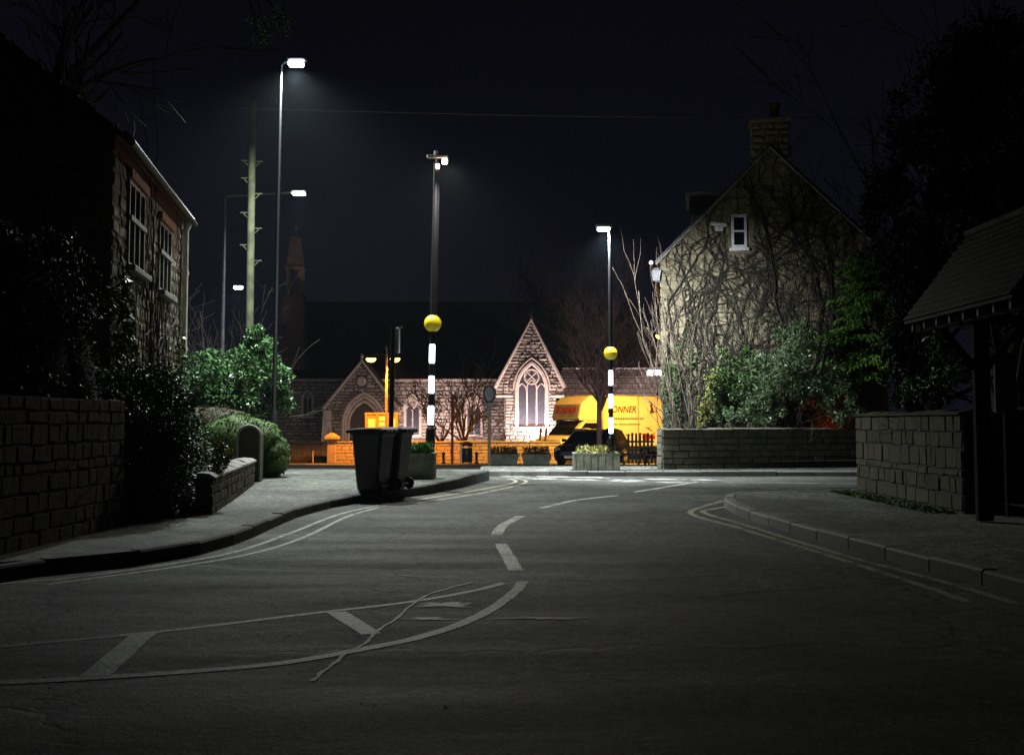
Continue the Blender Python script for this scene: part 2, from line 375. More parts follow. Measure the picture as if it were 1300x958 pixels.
        if not smooth and len(me.polygons) < 150000: me.set_sharp_from_angle(angle=math.radians(32))
        me.materials.append(M[mat] if isinstance(mat, str) else mat)
        o = bpy.data.objects.new(name, me); COL.objects.link(o)
        if parent is not None: o.parent = parent
        return o

def copy_tree(o, parent=None):
    c = o.copy(); COL.objects.link(c); c.parent = parent
    for ch in list(o.children): copy_tree(ch, c)
    return c

# ------------------------------------------------------------------ generators
def stones(mb, O, U, V, Nn, h0, h1, bounds, course=(0.16, 0.26), length=(0.25, 0.6), depth=0.05, holes=(), joint=0.018, rough=0.35, R=rnd, bulge=1.25, edge=.035):
    """a face of coursed rubble: every stone a bulging block standing proud of the mortar"""
    O, U, V, Nn = Vector(O), Vector(U), Vector(V), Vector(Nn)
    v = h0
    while v < h1 - 0.04:
        ch = min(R.uniform(*course), h1 - v)
        if h1 - v - ch < 0.06: ch = h1 - v
        mid = v + ch / 2
        a, b = bounds(v + ch * 0.75); iv = [(a, b)]
        for hf in holes:
            g = hf(mid)
            if g:
                nv = []
                for p, q in iv:
                    if g[1] <= p or g[0] >= q: nv.append((p, q)); continue
                    if g[0] > p: nv.append((p, g[0]))
                    if g[1] < q: nv.append((g[1], q))
                iv = nv
        for p, q in iv:
            u = p
            while u < q - 0.03:
                ln = R.uniform(*length)
                if q - u - ln < length[0] * 0.5: ln = q - u
                j = joint / 2; d = depth * R.uniform(0.55, 1.15)
                u0, u1, v0, v1 = u + j, u + ln - j, v + j, v + ch - j
                jt = lambda: R.uniform(-1, 1) * rough * j * 1.5
                base = [(u0 + jt(), v0 + jt()), (u1 + jt(), v0 + jt()), (u1 + jt(), v1 + jt()), (u0 + jt(), v1 + jt())]
                cu, cv = (u0 + u1) / 2 + R.uniform(-.2, .2) * ln, (v0 + v1) / 2 + R.uniform(-.2, .2) * ch
                ins = min(0.2 * ch, edge)
                fr = [(x + (ins if i in (0, 3) else -ins) * R.uniform(.4, 1.2), y + (ins if i in (0, 1) else -ins) * R.uniform(.4, 1.2)) for i, (x, y) in enumerate(base)]
                n = len(mb.v)
                for x, y in base: mb.v.append(tuple(O + U * x + V * y - Nn * 0.01))
                for x, y in fr: mb.v.append(tuple(O + U * x + V * y + Nn * d * R.uniform(.6, 1)))
                if bulge < 1: 
                    mb.f.append((n + 4, n + 5, n + 6, n + 7))
                    for i in range(4): k = (i + 1) % 4; mb.f.append((n + i, n + k, n + 4 + k, n + 4 + i))
                    u += ln; continue
                mb.v.append(tuple(O + U * cu + V * cv + Nn * d * bulge * R.uniform(.8, 1.15)))
                for i in range(4):
                    k = (i + 1) % 4
                    mb.f.append((n + i, n + k, n + 4 + k, n + 4 + i)); mb.f.append((n + 4 + i, n + 4 + k, n + 8))
                u += ln
        v += ch

def leafquads(C, D, L, W, fold=0.25):
    """C centres, D directions (unit) -> diamond leaves"""
    n = len(C)
    R = nr.normal(size=(n, 3)); side = np.cross(D, R); side /= np.linalg.norm(side, axis=1, keepdims=True) + 1e-9
    nrm = np.cross(D, side)
    L = np.asarray(L).reshape(-1, 1); W = np.asarray(W).reshape(-1, 1)
    a = C - D * L * 0.5; c = C + D * L * 0.5 - nrm * L * 0.12
    mid = C - D * L * 0.05
    b = mid + side * W * 0.5 + nrm * W * fold; d = mid - side * W * 0.5 + nrm * W * fold
    return np.stack([a, b, c, d], 1)

def cloud(mb, c, r, n, size=0.07, clumps=30, spread=0.22, shell=0.75, droop=0.0, wr=0.5, keep=None, smin=0.6):
    """leaves gathered in clumps through an uneven ellipsoid"""
    c, r = np.array(c, float), np.array(r, float)
    d = nr.normal(size=(clumps, 3)); d /= np.linalg.norm(d, axis=1, keepdims=True)
    rad = shell + (1 - shell) * nr.random((clumps, 1)) ; rad = np.where(nr.random((clumps, 1)) < 0.25, rad * nr.random((clumps, 1)), rad)
    K = c + d * rad * r * (0.85 + 0.3 * nr.random((clumps, 1)))
    i = nr.integers(0, clumps, n)
    off = nr.normal(size=(n, 3)); off /= np.linalg.norm(off, axis=1, keepdims=True)
    off *= nr.random((n, 1)) ** 0.45 * spread * r.mean() * (0.6 + 0.8 * nr.random((clumps, 1)))[i]
    C = K[i] + off
    if keep is not None: C = C[keep(C)]; 
    D = (C - c) / r; D /= np.linalg.norm(D, axis=1, keepdims=True) + 1e-9
    D = D + nr.normal(size=D.shape) * 0.8; D[:, 2] -= droop
    D /= np.linalg.norm(D, axis=1, keepdims=True) + 1e-9
    L = size * (smin + (1.4 - smin) * nr.random(len(C)))
    mb.quads_np(leafquads(C, D, L, L * wr)); return K

def branch(mb, p, d, length, r, depth, spread=0.5, gravity=0.0, up=0.0, segs=4, kids=(2, 4), tip=None, sides=5, rmin=0.004, R=rnd, shrink=(0.55, 0.8)):
    p = Vector(p); d = Vector(d).normalized(); pts = [p.copy()]; rs = [r]
    for i in range(segs):
        d = (d + Vector((R.gauss(0, .12), R.gauss(0, .12), R.gauss(0, .10) + up - gravity))).normalized()
        p = p + d * length / segs; pts.append(p.copy()); rs.append(max(rmin, r * (1 - 0.6 * (i + 1) / segs)))
    mb.tube(pts, rs, sides if depth > 1 else max(3, sides - 1), caps=False)
    if tip is not None and depth <= 1: tip.append((p.copy(), d.copy()))
    if depth > 0:
        for k in range(R.randint(*kids)):
            j = R.randint(1, segs)
            dd = (d + Vector((R.gauss(0, spread), R.gauss(0, spread), R.gauss(0, spread * 0.7)))).normalized()
            branch(mb, pts[j], dd, length * R.uniform(*shrink), rs[j] * 0.62, depth - 1, spread, gravity, up, segs, kids, tip, sides, rmin, R, shrink)

def light(name, typ, loc, energy, col, target=None, size=0.1, cone=150, blend=0.6, parent=None):
    l = bpy.data.lights.new(name, typ); l.energy = energy; l.color = col
    if typ == 'SPOT': l.spot_size = math.radians(cone); l.spot_blend = blend
    l.shadow_soft_size = size
    o = bpy.data.objects.new(name, l); COL.objects.link(o)
    o.location = loc
    t = Vector(target) if target is not None else Vector(loc) + Vector((0, 0, -1))
    o.rotation_euler = (t - Vector(loc)).to_track_quat('-Z', 'Y').to_euler()
    return o

def arch_path(cx, a, vs, k=2.0, n=9):
    """points (u, v) of a pointed arch from left springing over the apex to the right"""
    Rr = k * a; cxr = Rr - a; top = math.sqrt(Rr * Rr - cxr * cxr)
    t1 = math.atan2(top, cxr)
    L = [(cx + cxr - Rr * math.cos(t1 * i / n), vs + Rr * math.sin(t1 * i / n)) for i in range(n + 1)]
    return L + [(2 * cx - u, v) for u, v in L[::-1][1:]]

def arch_hole(cx, a, v0, vs, k=2.0):
    Rr = k * a
    def f(v):
        if v < v0: return None
        if v <= vs: return (cx - a, cx + a)
        dv = v - vs
        if dv >= math.sqrt(Rr * Rr - (Rr - a) ** 2): return None
        w = math.sqrt(Rr * Rr - dv * dv) - (Rr - a)
        return (cx - w, cx + w)
    return f

def rect_hole(u0, u1, v0, v1): return lambda v: (u0, u1) if v0 < v < v1 else None

# ================================================================== SETTING
def road_sheet(name, xs, ys, zf, mat):
    mb = MB(); nx, ny = len(xs), len(ys)
    for y in ys:
        for x in xs: mb.v.append((x, y, zf(x, y)))
    for j in range(ny - 1):
        for i in range(nx - 1):
            a = j * nx + i; mb.f.append((a, a + 1, a + nx + 1, a + nx))
    o = mb.build(name, mat, smooth=True); o['kind'] = 'structure'; return o

lin = lambda a, b, n: [a + (b - a) * i / (n - 1) for i in range(n)]
road_sheet('ground', lin(-400, 400, 9), [-60, 0, 29, 33, 37, 41, 45, 49, 53, 60, 75, 150, 300, 700], lambda x, y: T(y) - 0.03, 'ground')
road_sheet('road', lin(-60, 60, 25), [-8, 0, 5, 10, 15, 20, 25, 29, 31, 33, 37, 41, 45, 49, 53, 53.6], lambda x, y: T(y), 'asphalt')
road_sheet('churchyard_lawn', lin(-60, 60, 9), [54.2, 60, 70, 100, 140], lambda x, y: T(y) + 0.02, 'ground')

# left pavement: its kerb line read as points on the carriageway
KL = [(-5.2, -4), (-4.9, 4), (-4.4, 8.0)] + [tuple(G(*p))[:2] for p in ((0, 733), (100, 726), (200, 714), (262, 702), (310, 687), (345, 670), (380, 655), (430, 642), (480, 635), (540, 628), (580, 620), (610, 612))]
KL += [(-0.55, 26.2), (-0.5, 26.7), (-0.75, 27.1)]
KR = [(4.2, -4), (4.0, 4)] + [tuple(G(*p))[:2] for p in ((1300, 757), (1230, 739), (1138, 714), (1015, 680), (945, 658), (924, 648), (918, 640), (926, 634))] + [(4.1, 20.4), (4.9, 20.8)]
def zl(x, y): return 0.12 + 0.09 * min(max((y - 18) / 7.0, 0), 1)
def zr(x, y): return 0.12 + 0.012 * max(0, x - 4)
def pavement(name, K, xo, zf, mat, last=None):
    mb = MB()
    for a, b in zip(K, K[1:]):
        n = 6
        for i in range(n):
            t0, t1 = i / n, (i + 1) / n
            xa0, xa1 = a[0] + (xo - a[0]) * t0, a[0] + (xo - a[0]) * t1
            xb0, xb1 = b[0] + (xo - b[0]) * t0, b[0] + (xo - b[0]) * t1
            mb.quad((xa0, a[1], zf(xa0, a[1])), (xa1, a[1], zf(xa1, a[1])), (xb1, b[1], zf(xb1, b[1])), (xb0, b[1], zf(xb0, b[1])))
    a = K[-1]; mb.quad((a[0], a[1], zf(*a)), (xo, a[1], zf(xo, a[1])), (xo, a[1], -0.2), (a[0], a[1], -0.2))
    o = mb.build(name, mat); o['kind'] = 'structure'; return o
def inset(K, d):
    out = []
    for i, p in enumerate(K):
        a, b = K[max(0, i - 1)], K[min(len(K) - 1, i + 1)]
        t = Vector((b[0] - a[0], b[1] - a[1])).normalized(); out.append((p[0] - t.y * d, p[1] + t.x * d))
    return out
def resample(K, step):
    out = [Vector(K[0])]; acc = 0
    pts = [Vector(p) for p in K]
    for a, b in zip(pts, pts[1:]):
        L = (b - a).length; s = step - acc
        while s <= L: out.append(a + (b - a) * (s / L)); s += step
        acc = (acc + L) % step
    return out
def kerb(name, K, side, zf, mat, w=0.14, step=0.9):
    mb = MB(); Kr = resample(K, step)
    inn = inset([tuple(p) for p in Kr], side * w)
    for i in range(len(Kr) - 1):
        a, b, c, d = Vector(Kr[i]), Vector(Kr[i + 1]), Vector(inn[i + 1]), Vector(inn[i])
        g = 0.012 / max(0.1, (b - a).length)
        a2, b2, c2, d2 = a.lerp(b, g), b.lerp(a, g), c.lerp(d, g), d.lerp(c, g)
        dz = rnd.uniform(-.006, .008)
        top = [Vector((p.x, p.y, zf(p.x, p.y) + 0.006 + dz)) for p in (a2, b2, c2, d2)]
        # a slightly rounded front arris
        n_ = Vector(((d2 - a2).x, (d2 - a2).y, 0)).normalized() * 0.02
        fr = [top[0] - Vector((0, 0, .02)), top[1] - Vector((0, 0, .02))]
        bot = [Vector((p.x, p.y, -0.1)) for p in (a2, b2, c2, d2)]
        t0, t1 = top[0] + n_, top[1] + n_
        mb.quad(bot[0], bot[1], fr[1], fr[0]); mb.quad(fr[0], fr[1], t1, t0); mb.quad(t0, t1, top[2], top[3])
        mb.quad(bot[1], bot[2], top[2], fr[1]); mb.quad(bot[3], bot[0], fr[0], top[3]); mb.quad(bot[2], bot[3], top[3], top[2])
    o = mb.build(name, mat); o['kind'] = 'structure'; return o
KLi = inset(KL, 0.13); KRi = inset(KR, -0.13)
pavement('pavement', KLi, -16, zl, 'pavement')
pavement('pavement', KRi, 16, zr, 'pavement')
kerb('kerb', KL, 1, zl, 'kerb_shade'); kerb('kerb', KR, -1, zr, 'kerb')
kerb('kerb', [(-0.75, 27.1), (-3, 27.1), (-8, 27.2), (-16, 27.3)], 1, zl, 'kerb', 0.14)
kerb('kerb', [(4.9, 20.8), (6.5, 21.1), (16, 21.6)], -1, zr, 'kerb')
mb = MB(); mb.quad((4.9, 20.7, .13), (16, 20.7, .2), (16, 21.5, .2), (6.5, 21.0, .14)); o = mb.build('pavement', 'pavement'); o['kind'] = 'structure'
# far pavement behind the crossing
mb = MB()
for i in range(16):
    x0, x1 = -0.8 + i * 1.1, -0.8 + (i + 1) * 1.1
    mb.hexa([(x0, 28.44, -.3), (x1, 28.44, -.3), (x1, 31.4, -.3), (x0, 31.4, -.3), (x0, 28.44, .12), (x1, 28.44, .12), (x1, 31.4, .125), (x0, 31.4, .125)])
# keep one clean sheet: only the top is needed between neighbours
mb = MB(); mb.hexa([(-0.8, 28.44, -.3), (16, 28.44, -.3), (16, 31.4, -.3), (-0.8, 31.4, -.3), (-0.8, 28.44, .12), (16, 28.44, .12), (16, 31.4, .125), (-0.8, 31.4, .125)])
o = mb.build('pavement', 'pavement'); o['kind'] = 'structure'
kerb('kerb', [(-0.9, 28.3), (16, 28.3)], 1, lambda x, y: 0.12, 'kerb')
# garden beds
mb = MB(); mb.poly([(-16, 9, .26), (-4.6, 9, .26), (-4.6, 14, .26), (-4.1, 15, .26), (-5.2, 24, .26), (-5.2, 26.9, .26), (-16, 26.9, .26)]); o = mb.build('garden_ground', 'soil'); o['kind'] = 'structure'
mb = MB(); mb.poly([(3.86, 29.6, .3), (16, 31.9, .3), (16, 44, .3), (5.7, 44, .3)]); o = mb.build('garden_ground', 'soil'); o['kind'] = 'structure'
mb = MB(); mb.poly([(6.0, 8, .3), (16, 8, .3), (16, 20.3, .3), (6.0, 19.2, .3)]); o = mb.build('garden_ground', 'soil'); o['kind'] = 'structure'

# ---- painted markings: thin sheets 4 mm above the carriageway
def stripe(mb, pts, w, z=0.003, jag=.05):
    pts = [G(*p)if len(p) == 2 else Vector((p[0], p[1], 0)) for p in pts]
    # smooth the line
    sm = []
    for i in range(len(pts) - 1):
        p0, p1, p2, p3 = pts[max(0, i - 1)], pts[i], pts[i + 1], pts[min(len(pts) - 1, i + 2)]
        for k in range(5):
            t = k / 5; sm.append(0.5 * ((2 * p1) + (p2 - p0) * t + (2 * p0 - 5 * p1 + 4 * p2 - p3) * t * t + (3 * p1 - p0 - 3 * p2 + p3) * t ** 3))
    sm.append(pts[-1]); n0 = len(mb.v)
    for i, p in enumerate(sm):
        t = (sm[min(i + 1, len(sm) - 1)] - sm[max(i - 1, 0)]); t.z = 0; t.normalize(); n = Vector((-t.y, t.x, 0)) * w / 2 * rnd.uniform(1 - jag, 1 + jag); p = p + n * rnd.uniform(-jag, jag) * 1.5
        mb.v += [(p.x - n.x, p.y - n.y, z), (p.x + n.x, p.y + n.y, z)]
    for i in range(len(sm) - 1): a = n0 + 2 * i; mb.f.append((a, a + 2, a + 3, a + 1))
mb = MB()
stripe(mb, [(-60, 826), (190, 803), (400, 778), (520, 764), (600, 750), (640, 740)], 0.07)
stripe(mb, [(-60, 869), (100, 862), (330, 845), (440, 828), (540, 807), (610, 781), (652, 753), (664, 738)], 0.09, .0045)
stripe(mb, [(183, 804), (122, 858)], 0.15, 0.0045); stripe(mb, [(427, 777), (472, 805)], 0.13, 0.0045)
mb.build('hatched_road_marking', 'old_paint')['kind'] = 'structure'
mb = MB()
stripe(mb, [(655, 724), (645, 706), (636, 690)], 0.13); stripe(mb, [(630, 679), (640, 666), (661, 655)], 0.13)
stripe(mb, [(687, 645), (730, 635), (783, 629)], 0.12); stripe(mb, [(806, 624.5), (845, 618), (885, 611.5)], 0.12)
stripe(mb, [(890, 612), (980, 612.5), (1100, 614)], 0.13)
mb.build('centre_line_marking', 'white_paint')['kind'] = 'structure'
mb = MB()
for x0, x1, y in ((636, 670, 604.6), (686, 722, 605), (735, 769, 606), (672, 706, 607.6), (720, 756, 608.8), (778, 812, 609.2), (822, 856, 608.2), (780, 822, 611), (837, 872, 612.2), (872, 905, 608.9)):
    a, b = G(x0, y), G(x1, y); d = Vector((1.0, -0.25, 0)) * 0
    w = 0.26
    mb.quad((a.x - .15, a.y + w, .004), (a.x + .12, a.y - w, .004), (b.x + .12, b.y - w, .004), (b.x - .15, b.y + w, .004))
mb.build('zebra_crossing_marking', 'white_paint')['kind'] = 'structure'
mb = MB()
stripe(mb, [(0, 741), (100, 732), (215, 716), (300, 700), (370, 676), (410, 660), (440, 650), (480, 641.5)], 0.06)
stripe(mb, [(60, 742), (240, 717), (330, 700), (390, 680), (440, 656), (480, 644)], 0.06)
stripe(mb, [(530, 634.5), (600, 623), (643, 615), (655, 610.5), (645, 607)], 0.08); stripe(mb, [(530, 638.5), (610, 626), (655, 616.5), (668, 611), (655, 606.5)], 0.08)
stripe(mb, [(918, 636), (895, 642), (877, 652), (934, 669), (1031, 698.5), (1149, 736), (1230, 764)], 0.09)
stripe(mb, [(922, 643), (905, 646), (893, 650.5), (945, 666), (1058, 701), (1192, 737), (1290, 766)], 0.09)
mb.build('double_yellow_lines', 'yellow_paint')['kind'] = 'structure'
mb = MB()
def blob(cx, cy, rx, ry, z=0.0105, n=26, jag=.25):
    c = G(cx, cy); pts = []
    for i in range(n):
        t = 2 * math.pi * i / n; k = 1 + rnd.uniform(-jag, jag)
        pts.append((c.x + rx * math.cos(t) * k, c.y + ry * math.sin(t) * k, z))
    mb.poly(pts)
blob(568, 768, .20, .10, .0055, jag=.6); blob(545, 786, .14, .05, .0055, jag=.6); blob(690, 785, .28, .05, .0055, jag=.6)  # pale blobs paint the lamplight reflected off the road
mb.build('painted_sheen', 'seam')['kind'] = 'structure'
# a long patched trench seam across the carriageway
mb = MB()
stripe(mb, [(395, 865), (418, 848), (440, 830), (462, 818), (480, 800), (505, 785), (520, 770), (545, 755), (600, 739)], 0.022, .0060, .5)
stripe(mb, [(250, 718), (330, 724), (450, 727), (560, 733), (600, 733)], 0.02, .003, .4)
mb.build('road_repair_seam', 'seam')['kind'] = 'structure'
mb = MB()
stripe(mb, [(680, 752), (740, 757), (820, 753), (890, 757), (960, 751), (1060, 745)], 0.03, .002, .6); stripe(mb, [(700, 735), (780, 738), (850, 733), (930, 730)], 0.025, .002, .6)
stripe(mb, [(540, 640), (600, 650)], 0.05, .003)
mb.build('tar_seam', 'black')['kind'] = 'structure'

# ================================================================== WALLS AND HOUSES
def wall_run(name, label, a, b, h, th, mat='garden_stone', mort='mortar', course=(.14, .22), length=(.22, .5), zb=0.0, cope=None, sides=(1,), ends=(), depth=0.035, htop=None, joint=.012, bulge=1.0, edge=.014):
    """a straight stone wall from a to b; stone faces on the chosen sides, coping on top"""
    a, b = Vector((a[0], a[1], 0)), Vector((b[0], b[1], 0)); u = (b - a).normalized(); L = (b - a).length; n = Vector((u.y, -u.x, 0))
    r = thing(name, label, 'wall', (a.x, a.y, zb), math.atan2(u.y, u.x))
    m = MB(); m.box(0, L, 0, th, -0.3, h); m.build('core', mort, r, True)
    m = MB()
    if 1 in sides: stones(m, (0, 0, 0), (1, 0, 0), (0, 0, 1), (0, -1, 0), -.05, h, lambda v: (0, L), course, length, depth, joint=joint, rough=1.1 if joint < .02 else 1.7, bulge=bulge, edge=edge)
    if -1 in sides: stones(m, (L, th, 0), (-1, 0, 0), (0, 0, 1), (0, 1, 0), -.05, h, lambda v: (0, L), course, length, depth, joint=joint, rough=1.1 if joint < .02 else 1.7, bulge=bulge, edge=edge)
    if 0 in ends: stones(m, (0, th, 0), (0, -1, 0), (0, 0, 1), (-1, 0, 0), -.05, h, lambda v: (0, th), course, length, depth, joint=joint, rough=1.1 if joint < .02 else 1.7, bulge=bulge, edge=edge)
    if 1 in ends: stones(m, (L, 0, 0), (0, 1, 0), (0, 0, 1), (1, 0, 0), -.05, h, lambda v: (0, th), course, length, depth, joint=joint, rough=1.1 if joint < .02 else 1.7, bulge=bulge, edge=edge)
    m.build('stonework', mat, r, True)
    if cope:
        m = MB(); x = 0
        while x < L - .05:
            l = min(rnd.uniform(*cope[0]), L - x)
            hh = cope[1] * rnd.uniform(.75, 1.2)
            o_ = .05
            k = 5; prof = [(-o_, h)] + [(-o_ + (th + 2 * o_) * i / k, h + hh * (0.35 + 0.65 * math.sin(math.pi * i / k)) + rnd.uniform(-.012, .012)) for i in range(k + 1)] + [(th + o_, h)]
            m.prism([(x + .008, p, q) for p, q in prof], (l - .016, 0, 0)); x += l
        m.build('coping', cope[2], r, True)
    return r

# right foreground wall along the pavement, with its dark return at the gateway
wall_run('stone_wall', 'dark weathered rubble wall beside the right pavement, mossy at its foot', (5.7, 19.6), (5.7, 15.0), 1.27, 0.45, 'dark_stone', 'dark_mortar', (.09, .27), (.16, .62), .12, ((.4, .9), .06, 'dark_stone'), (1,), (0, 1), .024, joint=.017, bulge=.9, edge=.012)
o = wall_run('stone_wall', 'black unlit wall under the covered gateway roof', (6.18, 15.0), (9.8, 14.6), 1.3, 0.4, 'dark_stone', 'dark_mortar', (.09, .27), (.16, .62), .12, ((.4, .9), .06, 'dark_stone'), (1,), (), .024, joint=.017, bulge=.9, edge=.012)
# far garden wall in front of the ivy house
wl = P(841, 596, 29.35); wr_ = P(1100, 592, 31.0)
wall_run('garden_wall', 'long grey blockwork garden wall in front of the ivy-clad stone house', (wl.x, 29.35), (12.5, 32.2), 0.97, 0.3, 'garden_stone', 'mortar', (.14, .20), (.22, .5), .12, ((.5, 1.0), .05, 'garden_stone'), (1,), (0,), .026, joint=.016, bulge=.85, edge=.012)
# left low garden wall with coping, ending at the round-topped gate stone
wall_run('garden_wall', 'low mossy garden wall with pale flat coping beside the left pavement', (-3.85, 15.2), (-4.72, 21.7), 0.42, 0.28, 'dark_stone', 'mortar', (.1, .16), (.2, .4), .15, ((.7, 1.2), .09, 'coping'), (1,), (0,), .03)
r = thing('gate_stone', 'round-topped upright stone slab at the far end of the low garden wall', 'gate pillar', (-4.95, 22.3, .17))
m = MB(); pts = [(-.22, 0, -.1), (.22, 0, -.1), (.22, 0, .86)] + [(.22 * math.cos(t), 0, .86 + .2 * math.sin(t)) for t in lin(0.15, math.pi - .15, 9)] + [(-.22, 0, .86)]
m.prism(pts, (0, .26, 0)); m.build('slab', 'dark_stone', r, True)
m = MB(); path = [(.215, .0, -.1), (.215, 0, .86)] + [(.215 * math.cos(t), 0, .86 + .195 * math.sin(t)) for t in lin(0.15, math.pi - .15, 9)] + [(-.215, 0, .86), (-.215, 0, -.1)]
m.tube([(x, y - .0, z) for x, y, z in path], .028, 6); m.build('raised_edge', 'coping', r, True)
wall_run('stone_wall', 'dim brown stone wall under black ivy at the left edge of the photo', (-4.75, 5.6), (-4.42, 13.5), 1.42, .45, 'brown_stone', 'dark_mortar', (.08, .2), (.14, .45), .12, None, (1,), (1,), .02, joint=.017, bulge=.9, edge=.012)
# ---------------- left cottage
hd = Vector((-.14, 1, 0)).normalized(); hn = Vector((hd.y, -hd.x, 0))      # along the facade, out towards the road
HA = Vector((-5.3, 15.5, 0)); HL = 6.35
cot = thing('cottage', 'dark gabled cottage with red-brown eaves board on the left of the road', 'house', (HA.x, HA.y, 0), math.atan2(hd.y, hd.x))
# local: x along facade, -y towards the road, +y into the house (left)
W_ = 5.6; ez = 5.12; rz_ = ez + W_ / 2 * .80
m = MB(); m.prism([(0, 0, -.1), (0, W_, -.1), (0, W_, ez), (0, W_ / 2, rz_), (0, 0, ez)], (HL, 0, 0)); m.build('wall', 'house_mortar', cot, True)
w1, w2 = (1.0, 2.25, 3.5, 4.72), (3.75, 5.0, 3.45, 4.6)
m = MB()
stones(m, (0, 0, 0), (1, 0, 0), (0, 0, 1), (0, -1, 0), 0, ez - .25, lambda v: (0, HL), (.12, .24), (.2, .5), .03, [rect_hole(*w1), rect_hole(*w2)])
stones(m, (HL, 0, 0), (0, 1, 0), (0, 0, 1), (1, 0, 0), 0, ez, lambda v: (0, W_), (.15, .26), (.3, .6), .03)
stones(m, (0, W_, 0), (0, -1, 0), (0, 0, 1), (-1, 0, 0), 0, ez, lambda v: (0, W_), (.15, .26), (.3, .6), .03)
m.build('stonework', 'house_stone', cot, True)
for (a, b, c, d) in (w1, w2):
    m = MB(); m.box(a - .02, b + .02, -.012, .03, c, d)
    win = m.build('window', 'glass', cot, True)
    m = MB()
    for x in (a, (2 * a + b) / 3, (a + 2 * b) / 3, b): m.box(x - .03, x + .03, -.055, -.013, c, d)
    m.box(a + .03, b - .03, -.05, -.014, c, c + .05); m.box(a + .03, b - .03, -.05, -.014, d - .05, d)
    m.box(a - .02, b + .02, -.085, -.057, (c + d) / 2 + .03, (c + d) / 2 + .10)
    m.build('frame', 'old_frame', win, True)
    m = MB(); m.bevbox(a - .1, b + .1, -.16, .0, c - .09, c - .003, .012); m.build('sill', 'old_frame', win, True)
    m = MB()
    n = 7
    for i in range(n): x0 = a - .12 + (b - a + .24) * i / n; m.box(x0 + .01, x0 + (b - a + .24) / n - .01, -.10, -.0, d + .003, d + .13)
    m.build('lintel', 'brick_red', win, True)
m = MB(); m.box(-.1, HL + .1, -.045, -.0, ez - .24, ez + .02); m.box(-.1, HL + .1, -.20, -.05, ez - .05, ez - .02)
m.build('eaves_board', 'red_board', cot, True)
# tiled roof: rows of overlapping tiles, rounded ends at the eaves
m = MB(); sl = math.atan(.80); ov = .20
run = W_ / 2 + ov; n_rows = 13; 
Mt = Matrix.Translation((0, -ov, ez - ov * .8 + .06)) @ Matrix.Rotation(sl, 4, 'X')
Ls = run / math.cos(sl)
m.box(-.15, HL + .15, 0, Ls, -.03, 0.0, Mt)
nt_ = int((HL + .3) / .24)
for j in range(n_rows):
    y0 = Ls * j / n_rows
    for i in range(nt_):
        x0 = -.15 + i * .24 + (0.0 if j % 2 else .02)
        z = rnd.uniform(0, .008)
        m.hexa([Mt @ Vector(q) for q in ((x0 + .004, y0 - .03, .024 + z), (x0 + .236, y0 - .03, .024), (x0 + .236, y0 + Ls / n_rows, .004), (x0 + .004, y0 + Ls / n_rows, .004), (x0 + .004, y0 - .03, .05 + z), (x0 + .236, y0 - .03, .045), (x0 + .236, y0 + Ls / n_rows, .02), (x0 + .004, y0 + Ls / n_rows, .02))])
Mb = Matrix.Translation((0, W_ + ov, ez - ov * .8 + .06)) @ Matrix.Rotation(math.pi, 4, 'Z') @ Matrix.Rotation(sl, 4, 'X') @ Matrix.Translation((-HL, 0, 0))
m.box(-.15, HL + .15, 0, Ls, -.03, 0.04, Mb)
m.tube([(-.16, W_ / 2, rz_ + .06), (HL + .16, W_ / 2, rz_ + .06)], .10, 8)
roof = m.build('roof', 'clay', cot, True)
m = MB()
for i in range(nt_):      # rounded tile ends that catch the lamp
    x0 = -.15 + i * .24 + .12
    m.tube([Mt @ Vector((x0, -.05, .03)), Mt @ Vector((x0, .12, .045))], .045, 6)
m.tube([(-.15, -ov - .06, ez - ov * .8 + .02), (HL + .15, -ov - .06, ez - ov * .8 + .02)], .05, 8)
m.build('gutter', 'black_metal', roof, True)
for j in range(9):
    m = MB(); q = Mt @ Vector((-.16, Ls * (j + .5) / 9, .05)); m.lathe(q, [(.0, -.03), (.03, -.015), (.03, .015), (.0, .03)], 8)  # pale beads stand in for glints along the verge
    m.build('verge_glint', 'grey_metal', roof, True)
m = MB(); m.bevbox(-.05, .55, W_ / 2 - .45, W_ / 2 + .4, rz_ - .4, rz_ + 1.5, .02); m.bevbox(-.1, .6, W_ / 2 - .5, W_ / 2 + .45, rz_ + 1.503, rz_ + 1.62, .02)
for y in (-.2, .15): m.lathe((.25, W_ / 2 + y, rz_ + 1.62), [(.11, 0), (.09, .3), (.12, .32), (.12, .36)], 12)
m.build('chimney', 'brick_red', roof, True)
m = MB(); m.tube([(HL - .08, -.12, .1), (HL - .08, -.12, ez - .3), (HL - .08, -.2, ez - .12)], .06, 8)
for z in (1.2, 2.6, 4.0): m.tube([(HL - .08, -.12, z), (HL - .08, -.12, z + .06)], .075, 8)
m.build('downpipe', 'white_frame', cot, True)
